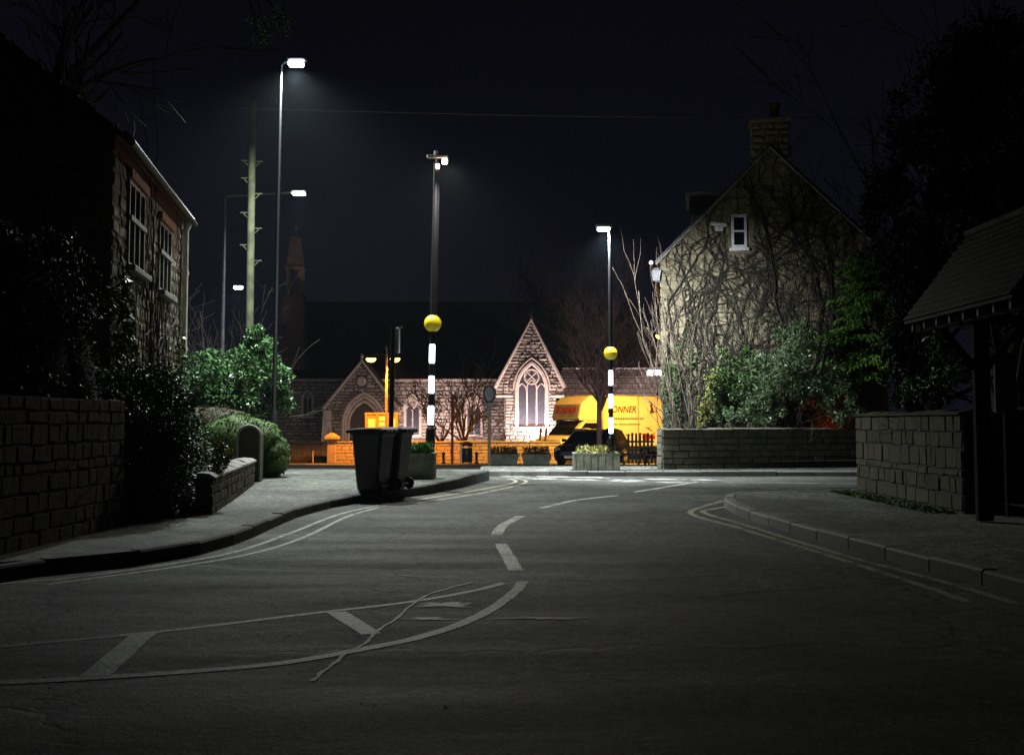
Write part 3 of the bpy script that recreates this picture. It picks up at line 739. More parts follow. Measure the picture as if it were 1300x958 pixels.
# creeper on the cottage wall
cr = thing('climbing_plant', 'leafless creeper and glossy ivy climbing the lamplit cottage wall', 'climber', (HA.x, HA.y, 0), math.atan2(hd.y, hd.x))
def vines(m, n, wu, hv, holes, r0=.012, steps=45, start_spread=None, step=.12, bnd=None, nd=-.03, up=.35, R=rnd):
    for i in range(n):
        u, v = R.uniform(0, wu), R.uniform(0, hv * .8) * (R.random() < .6)
        ang = R.uniform(.5, math.pi - .5); pts = []; rr = r0 * R.uniform(.5, 1.6)
        for k in range(R.randint(steps // 3, steps)):
            ang += R.gauss(0, .27); ang += (math.pi / 2 - ang) * up * .12
            u += math.cos(ang) * step; v += math.sin(ang) * step
            if v < .0 or u < 0.02 or u > wu - .02: break
            if bnd and not (bnd(v)[0] < u < bnd(v)[1]): break
            if any((h(v) and h(v)[0] < u < h(v)[1]) for h in holes): break
            pts.append((u, nd - R.uniform(0.01, .03), v))
        if len(pts) > 3: m.tube(pts, [max(.004, rr * (1 - .7 * k / len(pts))) for k in range(len(pts))], 4, caps=False)
m = MB(); vines(m, 130, HL, ez - .3, [rect_hole(*w1), rect_hole(*w2)], .011); m.build('stems', 'vine', cr, True)
m = MB()
n = 9000; uu = nr.random(n) * HL; hmax = 1.8 + 1.0 * np.sin(uu * 1.1 + 1) + .6 * np.sin(uu * 3.1)
vv = nr.random(n) ** 1.3 * hmax
C = np.stack([uu, -.06 - nr.random(n) * .25 * (1 - vv / 5), vv], 1); D = nr.normal(size=(n, 3)) * .6 + np.array([0, -.4, -.5]); D /= np.linalg.norm(D, axis=1, keepdims=True)
m.quads_np(leafquads(C, D, .06 + .05 * nr.random(n), .05 + .03 * nr.random(n))); m.build('leaves', 'ivy', cr, True)

# ---------------- ivy house on the right
HD = 32.9; hx0 = P(841, 500, HD).x; hz = zat(328, HD); pkz = zat(208, HD); hcx = P(975, 215, HD).x; hw = 2 * (hcx - hx0)
HR = math.radians(-8.8)
hs = thing('stone_house', 'stone house gable covered in leafless ivy stems, with small white attic window', 'house', (hx0, HD, .3), HR)
hz -= .3; pkz -= .3; 
slope = (pkz + .35 - hz) / (hw / 2)
bnd = lambda v: (0, hw) if v < hz else ((v - hz) / slope, hw - (v - hz) / slope)
m = MB(); m.prism([(0, 0, -.4), (hw, 0, -.4), (hw, 0, hz), (hw / 2, 0, hz + slope * hw / 2), (0, 0, hz)], (0, 9.0, 0)); m.build('wall', 'house_mortar', hs, True)
wx0, wx1 = P(927, 300, HD).x - hx0, P(946, 300, HD).x - hx0; wz0, wz1 = zat(317, HD) - .3, zat(275, HD) - .3
m = MB()
stones(m, (0, 0, 0), (1, 0, 0), (0, 0, 1), (0, -1, 0), 0, hz + slope * hw / 2 - .1, bnd, (.12, .34), (.14, .55), .03, [rect_hole(wx0 - .02, wx1 + .02, wz0 - .02, wz1 + .02)], .022, 1.9, bulge=.9, edge=.02)
stones(m, (0, 9, 0), (0, -1, 0), (0, 0, 1), (-1, 0, 0), 0, hz, lambda v: (0, 9), (.16, .30), (.3, .7), .045)
m.build('stonework', 'house_stone', hs, True)
m = MB(); m.box(wx0, wx1, -.012, .02, wz0, wz1); win = m.build('window', 'glass', hs, True)
m = MB()
for x in (wx0, wx1 - .07): m.box(x, x + .07, -.07, -.013, wz0, wz1)
m.box(wx0 + .07, wx1 - .07, -.065, -.013, wz0, wz0 + .08); m.box(wx0 + .07, wx1 - .07, -.065, -.013, wz1 - .08, wz1); m.box(wx0 + .07, wx1 - .07, -.06, -.013, (wz0 + wz1) / 2 - .025, (wz0 + wz1) / 2 + .025)
m.build('frame', 'white_frame', win, True)
m = MB(); m.bevbox(wx0 - .06, wx1 + .06, -.13, 0, wz0 - .09, wz0 - .003, .01); m.build('sill', 'white_frame', win, True)
# roof slabs
m = MB()
for sgn in (0, 1):
    ang = math.atan(slope); Lr = (hw / 2 + .15) / math.cos(ang)
    Mr = Matrix.Translation((-.15, 0, hz - .15 * slope + .04)) @ Matrix.Rotation(-ang, 4, 'Y') if sgn == 0 else Matrix.Translation((hw + .15, 0, hz - .15 * slope + .04)) @ Matrix.Rotation(ang, 4, 'Y') @ Matrix.Scale(-1, 4, (1, 0, 0))
    for k in range(18):
        x0 = Lr * k / 18; m.box(x0, x0 + Lr / 18 + .02, -.04, 9.05, .004 * (k % 2), .045 + .004 * (k % 2), Mr)
roof = m.build('roof', 'slate', hs, True)
cx0, cx1 = P(953, 200, HD).x - hx0, P(998, 200, HD).x - hx0; cz0, cz1 = hz + slope * hw / 2 - 1.1, zat(160, HD) - .3
m = MB(); m.box(cx0, cx1, .02, .8, cz0, cz1); ch = m.build('chimney', 'house_mortar', roof, True)
m = MB()
stones(m, (cx0, .02, 0), (1, 0, 0), (0, 0, 1), (0, -1, 0), cz0 + .2, cz1, lambda v: (0, cx1 - cx0), (.14, .22), (.2, .45), .035)
stones(m, (cx0, .8, 0), (0, -1, 0), (0, 0, 1), (-1, 0, 0), cz0 + .2, cz1, lambda v: (0, .78), (.14, .22), (.2, .45), .035)
m.box(cx0 - .07, cx1 + .07, -.08, .88, cz1 + .002, cz1 + .1); m.box(cx0 - .04, cx1 + .04, -.055, .85, cz1 - 1.15, cz1 - 1.05)
m.lathe(((cx0 + cx1) / 2 + .15, .4, cz1 + .1), [(.17, 0), (.14, .25), (.13, .42), (.17, .45), (.17, .5)], 14)
m.build('chimney_stonework', 'house_stone', roof, True)
# dormer cheek on the left slope
dx0, dx1 = P(867, 260, HD + 1.2).x - hx0, P(918, 260, HD + 1.2).x - hx0; dz1 = zat(250, HD + 1.2) - .3
m = MB(); m.box(dx0, dx1 + .6, 1.2, 3.4, hz + .3, dz1); 
dorm = m.build('dormer', 'black', hs, True)
m = MB(); m.bevbox(dx0 - .12, dx1 + .5, 1.08, 3.5, dz1 + .003, dz1 + .11, .01); m.build('dormer_roof', 'coping', dorm, True)
m = MB()
for i in range(9): x = dx0 + .02 + i * .12; m.box(x, x + .10, 1.17, 1.197, hz + .3, dz1 - .01)
m.build('dormer_cladding', 'grey_paint', dorm, True)
m = MB(); m.tube([(-.28, -.08, hz - .12), (-.28, 9, hz - .12)], .06, 8); m.build('gutter', 'grey_metal', hs, True)
m = MB(); m.tube([(-.15, -.07, hz - .12 - .05), (hw / 2, -.07, hz + slope * hw / 2 + .0)], .03, 5); m.tube([(hw + .15, -.07, hz - .17), (hw / 2, -.07, hz + slope * hw / 2)], .03, 5)
m.build('verge', 'coping', hs, True)
# camera / floodlight box on the gable
fx = P(911, 287, HD - .2)
r = thing('wall_floodlight', 'small white unlit floodlight box high on the ivy house gable', 'floodlight', (fx.x, fx.y - .06, fx.z))
m = MB(); m.bevbox(-.22, .22, -.16, .0, -.02, .07, .015, Matrix.Rotation(.12, 4, 'Y')); m.bevbox(-.08, .14, -.14, .0, -.16, -.023, .02, Matrix.Rotation(.12, 4, 'Y')); m.build('housing', 'white_frame', r, True)
m = MB(); m.box(-.02, .02, .0, .11, -.05, 0); m.build('bracket', 'grey_metal', r, True)
# unlit lantern on the corner
lp = P(833, 349, HD - .05)
r = thing('wall_lantern', 'unlit white square lantern on the left corner of the ivy house', 'lantern', (lp.x, lp.y, lp.z))
m = MB(); m.hexa([(-.10, -.10, -.18), (.10, -.10, -.18), (.10, .10, -.18), (-.10, .10, -.18), (-.15, -.15, .15), (.15, -.15, .15), (.15, .15, .15), (-.15, .15, .15)]); m.build('glass_box', 'sign_grey', r, True)
m = MB(); 
for sx in (-1, 1):
    for sy in (-1, 1): m.tube([(sx * .105, sy * .105, -.18), (sx * .155, sy * .155, .15)], .014, 5)
m.box(-.12, .12, -.12, .12, -.215, -.183); m.hexa([(-.17, -.17, .153), (.17, -.17, .153), (.17, .17, .153), (-.17, .17, .153), (-.06, -.06, .25), (.06, -.06, .25), (.06, .06, .25), (-.06, .06, .25)])
m.tube([(0, 0, -.21), (.06, .03, -.24), (.3, .06, -.24)], .015, 6); m.build('frame', 'sign_grey', r, True)
r.scale = (.72, .72, .8)
# ivy network
iv = thing('climbing_ivy', 'dark web of ivy stems spread over the stone house gable', 'climber', (hx0, HD, .3), HR)
m = MB(); hl = [rect_hole(wx0 - .12, wx1 + .12, wz0 - .15, wz1 + .05)]
vines(m, 330, hw, hz, hl, .013, 60, None, .12, bnd, -.05, .5)
for i in range(17):       # main limbs
    u = hw * (.12 + .045 * i); pts = []; v = .1; a = math.pi / 2 + rnd.uniform(-.5, .5)
    for k in range(70):
        a += rnd.gauss(0, .13) + (math.pi / 2 - a) * .05; u += math.cos(a) * .13; v += math.sin(a) * .13
        if not (bnd(v)[0] < u < bnd(v)[1]) or any((h(v) and h(v)[0] < u < h(v)[1]) for h in hl): break
        pts.append((u, -.08, v))
    if len(pts) > 4: m.tube(pts, [(.022 + .02 * (i % 3 == 0)) * (1 - .75 * k / len(pts)) for k in range(len(pts))], 5)
for i in range(90):      # climbing up the peak
    u = hw / 2 + rnd.uniform(-2.2, 2.2); v = hz + rnd.uniform(-1.5, 1.2); a = rnd.uniform(.3, 2.8); pts = []
    for k in range(30):
        a += rnd.gauss(0, .35); u += math.cos(a) * .12; v += math.sin(a) * .12
        if not (bnd(v)[0] < u < bnd(v)[1]) or any((h(v) and h(v)[0] < u < h(v)[1]) for h in hl): break
        pts.append((u, -.06, v))
    if len(pts) > 4: m.tube(pts, .011, 4)
m.build('stems', 'vine', iv, True)
m = MB(); n = 2600; uu = nr.random(n) * hw; vv = nr.random(n) ** 1.5 * (hz * .7); ok = (np.sin(uu * 2.3) + np.sin(vv * 2.9 + uu) + nr.random(n) * 1.2) > 1.0; uu, vv = uu[ok], vv[ok]; n = len(uu)
C = np.stack([uu, -.09 - .1 * nr.random(n), vv], 1); D = nr.normal(size=(n, 3)) + np.array([0, -.4, -.6]); D /= np.linalg.norm(D, axis=1, keepdims=True)
m.quads_np(leafquads(C, D, .06 + .04 * nr.random(n), .05 + .02 * nr.random(n)))
n = 1500; C = np.stack([nr.random(n) * .5, -.1 - .15 * nr.random(n), nr.random(n) * 2.6], 1); D = nr.normal(size=(n, 3)); D /= np.linalg.norm(D, axis=1, keepdims=True); m.quads_np(leafquads(C, D, .08 + .04 * nr.random(n), .05 + .02 * nr.random(n)))
m.build('leaves', 'ivy', iv, True)

# ---------------- lychgate on the right
r = thing('lychgate', 'narrow timber gateway with steep mossy slate roof and pale rafter ends', 'gateway', (5.5, 12.5, .15))
X0 = -.80; Y0, Y1 = -1.45, 1.6; ez2 = 2.36; RH = 1.02
m = MB(); nrow = 13
for sg in (1, -1):
    for k in range(nrow):
        t0, t1 = k / nrow, (k + 1) / nrow
        xa, za = sg * X0 * (1 - t0), ez2 + RH * t0; xb, zb_ = sg * X0 * (1 - t1), ez2 + RH * t1
        y = Y0 + (0 if k % 2 else -.12)
        while y < Y1 - .02:
            w = min(rnd.uniform(.10, .2), Y1 - y); j = .003; y_ = max(y, Y0); dz = rnd.uniform(0, .010); e_ = .02 * (1 if sg * X0 > 0 else -1)
            if y + w > Y0 + .03: m.hexa([(xa + e_, y_ + j, za - .004), (xb, y_ + j, zb_ + .002), (xb, y + w - j, zb_ + .002), (xa + e_, y + w - j, za - .004), (xa + e_, y_ + j, za + .007 + dz * .5), (xb, y_ + j, zb_ + .006), (xb, y + w - j, zb_ + .006), (xa + e_, y + w - j, za + .011 + dz)])
            y += w
    m.hexa([(sg * X0, Y0, ez2 - .05), (0, Y0, ez2 + RH - .05), (0, Y1, ez2 + RH - .05), (sg * X0, Y1, ez2 - .05), (sg * X0, Y0, ez2 - .01), (0, Y0, ez2 + RH - .01), (0, Y1, ez2 + RH - .01), (sg * X0, Y1, ez2 - .01)])
m.tube([(0, Y0 - .02, ez2 + RH + .02), (0, Y1 + .02, ez2 + RH + .02)], .06, 6)
m.build('roof', 'moss_slate', r, True)
for i in range(8):
    y = Y0 + .15 + (Y1 - Y0 - .3) * i / 7
    m = MB(); m.hexa([(X0 + .04, y - .022, ez2 - .14), (X0 + .4, y - .022, ez2 + .36), (X0 + .4, y + .022, ez2 + .36), (X0 + .04, y + .022, ez2 - .14), (X0 + .04, y - .022, ez2 - .055), (X0 + .4, y - .022, ez2 + .45), (X0 + .4, y + .022, ez2 + .45), (X0 + .04, y + .022, ez2 - .055)])
    m.build('rafter_end', 'old_frame', r, True)
for y in (-1.2, 1.35):
    m = MB(); m.bevbox(-.09, .09, y - .06, y + .06, 0, ez2 + RH - .06, .015); m.tube([(0, y, 1.7), (-.55, y, 2.35)], .045, 6); m.tube([(0, y, 1.7), (.55, y, 2.35)], .045, 6); m.box(-.7, .7, y - .05, y + .05, 2.3, 2.4); m.build('post', 'tarred', r, True)
m = MB(); m.box(X0 + .12, X0 + .22, Y0 + .05, Y1 - .05, ez2 - .15, ez2 - .0 + .02); m.build('wall_plate', 'tarred', r, True)
nb = P(1275, 480, 13.6)
r = thing('blue_board', 'pale blue board standing in the dark under the lychgate', 'board', (P(1276, 480, 14.4).x, 14.4, .15))
m = MB(); m.bevbox(-.13, .13, -.02, .02, 1.25, 1.98, .008); m.build('panel', 'blue_paint', r, True)
m = MB(); m.tube([(0, .03, 0), (0, .03, 1.6)], .03, 6); m.build('post', 'timber', r, True)

# ================================================================== CHURCH
ch = thing('church', 'floodlit stone church with gothic windows, porch, transept and bell turret', 'church', (0, 72, -.6))
GZ = -.6
def fx_(px, D): return P(px, 500, D).x
def cz_(py, D): return zat(py, D)
def gothic_window(parent, O, cx, a, v0, vs, lights, k=2.0, frame='dressed', r0=.07, hood=True, glass='leaded'):
    """O: point on the wall plane; u to the right, wall faces -y"""
    O = Vector(O)
    Q = lambda u, v, d=0: O + Vector((u, -d, v))
    ap = arch_path(cx, a, vs, k)
    m = MB(); pts = [Q(u, v, .012) for u, v in [(cx - a, v0)] + ap + [(cx + a, v0)]]
    m.poly(pts[::-1]); w = m.build('window', glass, parent)
    m = MB(); ai = a * 1.04
    path = [(cx - ai, v0 - .0)] + arch_path(cx, ai, vs, k) + [(cx + ai, v0)]
    m.tube([Q(u, v, .06) for u, v in path], r0 * 1.5, 6)
    m.build('surround', frame, w)
    m = MB()
    lw = 2 * a / lights
    for i in range(1, lights): m.tube([Q(cx - a + lw * i, v0, .03), Q(cx - a + lw * i, vs + lw * .25, .03)], r0 * .62, 5)
    for i in range(lights):
        c = cx - a + lw * (i + .5); hh = .35 * lw if (lights == 3 and i == 1) else 0
        m.tube([Q(u, v, .03) for u, v in arch_path(c, lw / 2, vs - lw * .25 + hh, 2.0, 5)], r0 * .5, 5)
    cr_ = a * .50; top = math.sqrt((k * a) ** 2 - (k * a - a) ** 2); cv = vs + top * .50
    m.tube([Q(cx + cr_ * math.cos(t), cv + cr_ * math.sin(t), .035) for t in lin(0, 2 * math.pi, 19)], r0 * .6, 5)
    for t in ((.785, 2.356, 3.927, 5.498) if lights == 3 else (1.57, 3.665, 5.76)):
        m.tube([Q(cx, cv, .03), Q(cx + cr_ * math.cos(t), cv + cr_ * math.sin(t), .03)], r0 * .38, 5)
        if lights == 3: m.tube([Q(cx + cr_ * .5 * math.cos(t + .785) + cr_ * .42 * math.cos(s), cv + cr_ * .5 * math.sin(t + .785) + cr_ * .42 * math.sin(s), .03) for s in lin(0, 2 * math.pi, 11)], r0 * .22, 4)
        else: m.tube([Q(cx + cr_ * .45 * math.cos(t) + cr_ * .40 * math.cos(s), cv + cr_ * .45 * math.sin(t) + cr_ * .40 * math.sin(s), .03) for s in lin(0, 2 * math.pi, 11)], r0 * .3, 4)
    m.build('tracery', frame, w)
    m = MB(); m.bevbox(cx - a * 1.25, cx + a * 1.25, -.22, 0, v0 - .16, v0 - .01, .02, Matrix.Translation(O)); m.build('sill', frame, w)
    if hood:
        m = MB(); m.tube([Q(u, v, .10) for u, v in arch_path(cx, a * 1.25, vs, k)], .06, 5); m.build('hood_mould', frame, w)
    return arch_hole(cx, a * 1.12, v0, vs, k)

# aisle wall, D 74, px 360..640
DA = 74.0; ax0, ax1 = fx_(352, DA), fx_(655, DA); atop = cz_(484, DA)
m = MB(); m.box(ax0, ax1, DA, DA + .5, GZ - .3, atop); aisle = m.build('aisle_wall', 'church_mortar', ch)
hol = []
for cpx, a_px, y0, ysp in ((524, 9.5, 551, 521), (602, 9.5, 551, 521), (391, 6.5, 528, 508), (433, 6, 535, 512)):
    cxw = fx_(cpx, DA); aw = a_px / F * DA; 
    hol.append(gothic_window(ch, (0, DA, 0), cxw, aw, cz_(y0, DA), cz_(ysp, DA), 2, hood=cpx > 500))
m = MB(); stones(m, (0, DA, 0), (1, 0, 0), (0, 0, 1), (0, -1, 0), GZ, atop, lambda v: (ax0, ax1), (.17, .27), (.3, .75), .07, hol, .03, .8); m.build('aisle_stonework', 'church_stone', aisle)
m = MB(); m.bevbox(ax0 - .1, ax1, DA - .14, DA + .6, atop + .002, atop + .16, .02); m.build('parapet_coping', 'dressed', aisle)
# nave: clerestory wall and roof, a dark mass against the sky
nx0, nx1 = fx_(368, 80), fx_(792, 80); nz = cz_(381, 82)
m = MB(); m.box(nx0, nx1, 79, 88, GZ, atop + 1.1); m.build('nave_wall', 'church_mortar', ch)
m = MB(); m.prism([(nx0 - .2, 78.6, atop + .9), (nx0 - .2, 83, nz), (nx0 - .2, 88, atop + .9)], (nx1 - nx0 + .4, 0, 0)); m.build('nave_roof', 'dark_slate', ch)
m = MB(); m.prism([(ax0, DA + .1, atop - .2), (ax0, 79.02, atop + 1.0), (ax0, 79.02, atop - .2)], (ax1 - ax0, 0, 0)); m.build('aisle_roof', 'dark_slate', ch)
# porch gable
DP = 70.5; px0, px1 = fx_(416, DP), fx_(500, DP); pc = fx_(459, DP); pe = cz_(512, DP); pa = cz_(459, DP); 
psl = (pa - pe) / (pc - px0)
pb = lambda v: (px0, px1) if v < pe else (pc - (pa - v) / psl * 1.0, pc + (pa - v) / psl * (px1 - pc) / (pc - px0))
m = MB(); m.prism([(px0, DP, GZ), (px1, DP, GZ), (px1, DP, pe), (pc, DP, pa), (px0, DP, pe)], (0, 3.4, 0)); pw = m.build('porch', 'church_mortar', ch)
pac, paa, pvs = fx_(462, DP), 17.5 / F * DP, cz_(538, DP)
hp = arch_hole(pac, paa * 1.55, GZ, pvs, 1.6); hq = (lambda v: (pc - .3, pc + .3) if cz_(492, DP) < v < cz_(476, DP) else None)
m = MB(); stones(m, (0, DP, 0), (1, 0, 0), (0, 0, 1), (0, -1, 0), GZ, pa - .15, pb, (.15, .24), (.25, .6), .07, [hp, hq], .03, .8); m.build('porch_stonework', 'church_stone', pw)
m = MB(); m.poly([(u, DP - .012, v) for u, v in ([(pac - paa, GZ)] + arch_path(pac, paa, pvs, 1.6) + [(pac + paa, GZ)])[::-1]]); m.build('porch_door', 'timber', pw)
for i, (kf, rr, dd) in enumerate(((1.10, .10, .03), (1.32, .11, .08), (1.5, .10, .13))):
    m = MB(); a_ = paa * kf; m.tube([(pac - a_, DP - dd, GZ)] + [(u, DP - dd, v) for u, v in arch_path(pac, a_, pvs, 1.6)] + [(pac + a_, DP - dd, GZ)], rr, 8, False); m.build('arch_moulding', 'dressed', pw)
m = MB(); m.tube([(px0 - .25, DP - .05, pe - .25 * psl), (pc, DP - .05, pa + .05), (px1 + .25, DP - .05, pe - .25 * psl)], .11, 6); m.lathe((pc, DP, pa + .1), [(.1, 0), (.06, .1), (.14, .2), (.05, .35), (.0, .4)], 10); m.build('porch_coping', 'dressed', pw)
m = MB(); m.lathe((pc, DP - .10, cz_(484, DP)), [(.28, .09), (.28, 0), (.2, -.02)], 14, 'y'); m.build('clock_niche', 'dressed', pw)
for x in (px0, px1): 
    m = MB(); m.hexa([(x - .3, DP - .6, GZ), (x + .3, DP - .6, GZ), (x + .3, DP, GZ), (x - .3, DP, GZ), (x - .25, DP - .1, pe - .4), (x + .25, DP - .1, pe - .4), (x + .25, DP, pe - .4), (x - .25, DP, pe - .4)]); m.build('buttress', 'dressed', pw)
m = MB()
for s_ in (-1, 1):
    xe = px0 - .2 if s_ < 0 else px1 + .2
    m.hexa([(xe, DP + .1, pe - .2), (pc, DP + .1, pa), (pc, DP + 3.6, pa), (xe, DP + 3.6, pe - .2), (xe, DP + .1, pe - .08), (pc, DP + .1, pa + .12), (pc, DP + 3.6, pa + .12), (xe, DP + 3.6, pe - .08)])
m.build('porch_roof', 'dark_slate', pw)
# transept with the big window
DT = 68.0; tx0, tx1 = fx_(641, DT), fx_(706, DT); tc = fx_(674.5, DT); te, ta = cz_(491, DT), cz_(406, DT); kx0, kx1 = fx_(629, DT), fx_(716, DT)
tb = lambda v: (tx0, tx1) if v < cz_(503, DT) else ((kx0, kx1) if v < te else (tc - (ta - v) / (ta - te) * (tc - kx0), tc + (ta - v) / (ta - te) * (kx1 - tc)))
tv = cz_(503, DT)
m = MB(); m.prism([(tx0, DT, GZ), (tx1, DT, GZ), (tx1, DT, tv), (kx1, DT, tv), (kx1, DT, te), (tc, DT, ta), (kx0, DT, te), (kx0, DT, tv), (tx0, DT, tv)], (0, 7, 0)); tw = m.build('transept', 'church_mortar', ch)
wc, wa = fx_(675, DT), 18.5 / F * DT
h1 = gothic_window(ch, (0, DT, 0), wc, wa, cz_(541, DT), cz_(494, DT), 3, r0=.085)
m = MB(); stones(m, (0, DT, 0), (1, 0, 0), (0, 0, 1), (0, -1, 0), GZ, ta - .2, tb, (.15, .25), (.22, .6), .085, [h1], .03, .8)
stones(m, (tx0, DT + 6, 0), (0, -1, 0), (0, 0, 1), (-1, 0, 0), GZ, tv, lambda v: (0, 6), (.17, .27), (.3, .7), .07); m.build('transept_stonework', 'church_stone', tw)
m = MB(); m.tube([(kx0 - .05, DT - .06, te - .05), (tc, DT - .06, ta + .02), (kx1 + .05, DT - .06, te - .05)], .12, 6)
m.lathe((tc, DT, ta + .0), [(.14, 0), (.10, .15), (.04, .4), (.0, .55)], 10); m.build('transept_coping', 'dressed', tw)
m = MB(); m.tube([(kx0, DT - .09, tv + .03), (wc - wa * 1.3, DT - .09, tv + .03)], .07, 5); m.build('string_course', 'dressed', tw); m = MB(); m.tube([(wc + wa * 1.3, DT - .09, tv + .03), (kx1, DT - .09, tv + .03)], .07, 5); m.build('string_course', 'dressed', tw)
m = MB()
for s_ in (-1, 1):
    xe = kx0 if s_ < 0 else kx1
    m.hexa([(xe, DT + .1, te - .05), (tc, DT + .1, ta - .05), (tc, DT + 11, ta - .05), (xe, DT + 11, te - .05), (xe, DT + .1, te + .06), (tc, DT + .1, ta + .06), (tc, DT + 11, ta + .06), (xe, DT + 11, te + .06)])
m.build('transept_roof', 'dark_slate', tw)
# chancel with the lamplit tiled slope on the right
DC = 70.0; c0, c1 = fx_(716, DC), fx_(905, DC)
m = MB(); m.box(c0, c1, DC, DC + 6, GZ, cz_(508, DC)); cw = m.build('chancel_wall', 'church_mortar', ch)
m = MB(); stones(m, (0, DC, 0), (1, 0, 0), (0, 0, 1), (0, -1, 0), GZ, cz_(508, DC), lambda v: (c0, c1), (.17, .27), (.3, .7), .06); m.build('chancel_stonework', 'church_stone', cw)
z0, z1 = cz_(507, DC), cz_(469, DC + 2)
m = MB()
nr_ = 11
for k in range(nr_):
    t0, t1 = k / nr_, (k + 1) / nr_; x = c0 - .1
    while x < c1:
        w = rnd.uniform(.3, .55); d_ = rnd.uniform(0, .03)
        ya, yb, za, zb_ = DC - .2 + 2.2 * t0, DC - .2 + 2.2 * t1, z0 + (z1 - z0) * t0, z0 + (z1 - z0) * t1
        m.hexa([(x + .01, ya, za), (x + w - .01, ya, za), (x + w - .01, yb, zb_ - .02), (x + .01, yb, zb_ - .02), (x + .01, ya - .03 - d_, za + .07), (x + w - .01, ya - .03, za + .07), (x + w - .01, yb, zb_ + .02), (x + .01, yb, zb_ + .02)])
        x += w
m.prism([(c0, DC - .15, z0 - .05), (c0, DC + 2, z1 - .05), (c0, DC + 5, z1 - .05), (c0, DC + 5, z0 - .05)], (c1 - c0, 0, 0))
cr_o = m.build('chancel_roof', 'tile_roof', ch)
m = MB(); m.bevbox(c0, c1, DC + 1.9, DC + 2.2, z1, z1 + .12, .02); m.build('ridge', 'dressed', cr_o)
# bell turret
DB = 78; bx = fx_(373, DB)
m = MB(); zz = lambda py: cz_(py, DB)
m.hexa([(bx - .85, DB - .8, zz(470)), (bx + .85, DB - .8, zz(470)), (bx + .85, DB + .8, zz(470)), (bx - .85, DB + .8, zz(470)), (bx - .65, DB - .6, zz(376)), (bx + .65, DB - .6, zz(376)), (bx + .65, DB + .6, zz(376)), (bx - .65, DB + .6, zz(376))])
bt = m.build('bell_turret', 'church_stone', ch)
m = MB()
for sx in (-1, 1):
    for sy in (-1, 1): m.bevbox(bx + sx * .4 - .12, bx + sx * .4 + .12, DB + sy * .4 - .12, DB + sy * .4 + .12, zz(376), zz(343), .02)
m.bevbox(bx - .58, bx + .58, DB - .58, DB + .58, zz(343), zz(339), .02); m.tube([(bx - .4, DB - .55, zz(372)), (bx + .4, DB - .55, zz(345))], .08, 5)
m.build('belfry', 'dressed', bt)
m = MB(); m.hexa([(bx - .52, DB - .52, zz(339)), (bx + .52, DB - .52, zz(339)), (bx + .52, DB + .52, zz(339)), (bx - .52, DB + .52, zz(339)), (bx - .28, DB - .28, zz(301)), (bx + .28, DB - .28, zz(301)), (bx + .28, DB + .28, zz(301)), (bx - .28, DB + .28, zz(301))])
m.tube([(bx, DB, zz(301)), (bx, DB, zz(283))], .04, 6); m.tube([(bx - .2, DB, zz(289)), (bx + .2, DB, zz(289))], .035, 5)
m.build('spirelet', 'dressed', bt)

# ---------------- churchyard boundary wall, gate pillar, railings
DW = 53.8; bx0, bx1 = P(417, 570, DW).x, P(712, 570, DW).x
wall_run('boundary_wall', 'sodium-lit orange churchyard wall running behind the bins and planters', (bx0 + .25, DW), (bx1, DW), 0.92, .35, 'bound_stone', 'mortar', (.14, .22), (.3, .6), -.57, ((.5, 1.0), .07, 'coping'), (1,), (), .02)
r = thing('gate_pillar', 'square capped stone gate pillar at the left end of the orange wall', 'gate pillar', (P(421, 570, DW).x, DW + .1, -.57))
m = MB(); m.bevbox(-.2, .2, -.2, .2, -.1, 1.05, .02); m.build('shaft', 'bound_stone', r, True)
m = MB(); m.bevbox(-.33, .33, -.33, .33, 1.053, 1.2, .03); m.bevbox(-.26, .26, -.26, .26, .95, 1.05, .02) ; m.hexa([(-.3, -.3, 1.203), (.3, -.3, 1.203), (.3, .3, 1.203), (-.3, .3, 1.203), (-.08, -.08, 1.36), (.08, -.08, 1.36), (.08, .08, 1.36), (-.08, .08, 1.36)]); m.build('cap', 'bound_stone', r, True)
r = thing('railings', 'dark iron railings left of the churchyard gate pillar', 'fence', (P(350, 570, DW).x, DW, -.57))
m = MB(); Lr = P(412, 570, DW).x - P(300, 570, DW).x
for i in range(int(Lr / .11)): x = -1.8 + i * .11; m.tube([(x, 0, 0), (x, 0, .95)], .011, 4); m.lathe((x, 0, .95), [(.012, 0), (.02, .02), (.0, .08)], 5)
m.build('bars', 'black_metal', r, True)
m = MB(); m.box(-1.85, -1.85 + Lr, -.02, .02, .84, .875); m.box(-1.85, -1.85 + Lr, -.02, .02, .1, .135); m.build('rails', 'black_metal', r, True)
m = MB(); m.tube([(Lr - 2.3, -.1, 0), (Lr - 2.3, -.1, .55)], .04, 6); m.build('gate_stop', 'bound_stone', r, True)
mb = MB(); mb.hexa([(-14, 54.5, -.57), (-7.5, 54.5, -.57), (-7.5, 62, -.57), (-14, 62, -.57), (-14, 54.6, -.3), (-7.5, 54.6, -.3), (-7.5, 60, .3), (-14, 60, .3)]); o = mb.build('churchyard_bank', 'ground'); o['kind'] = 'structure'

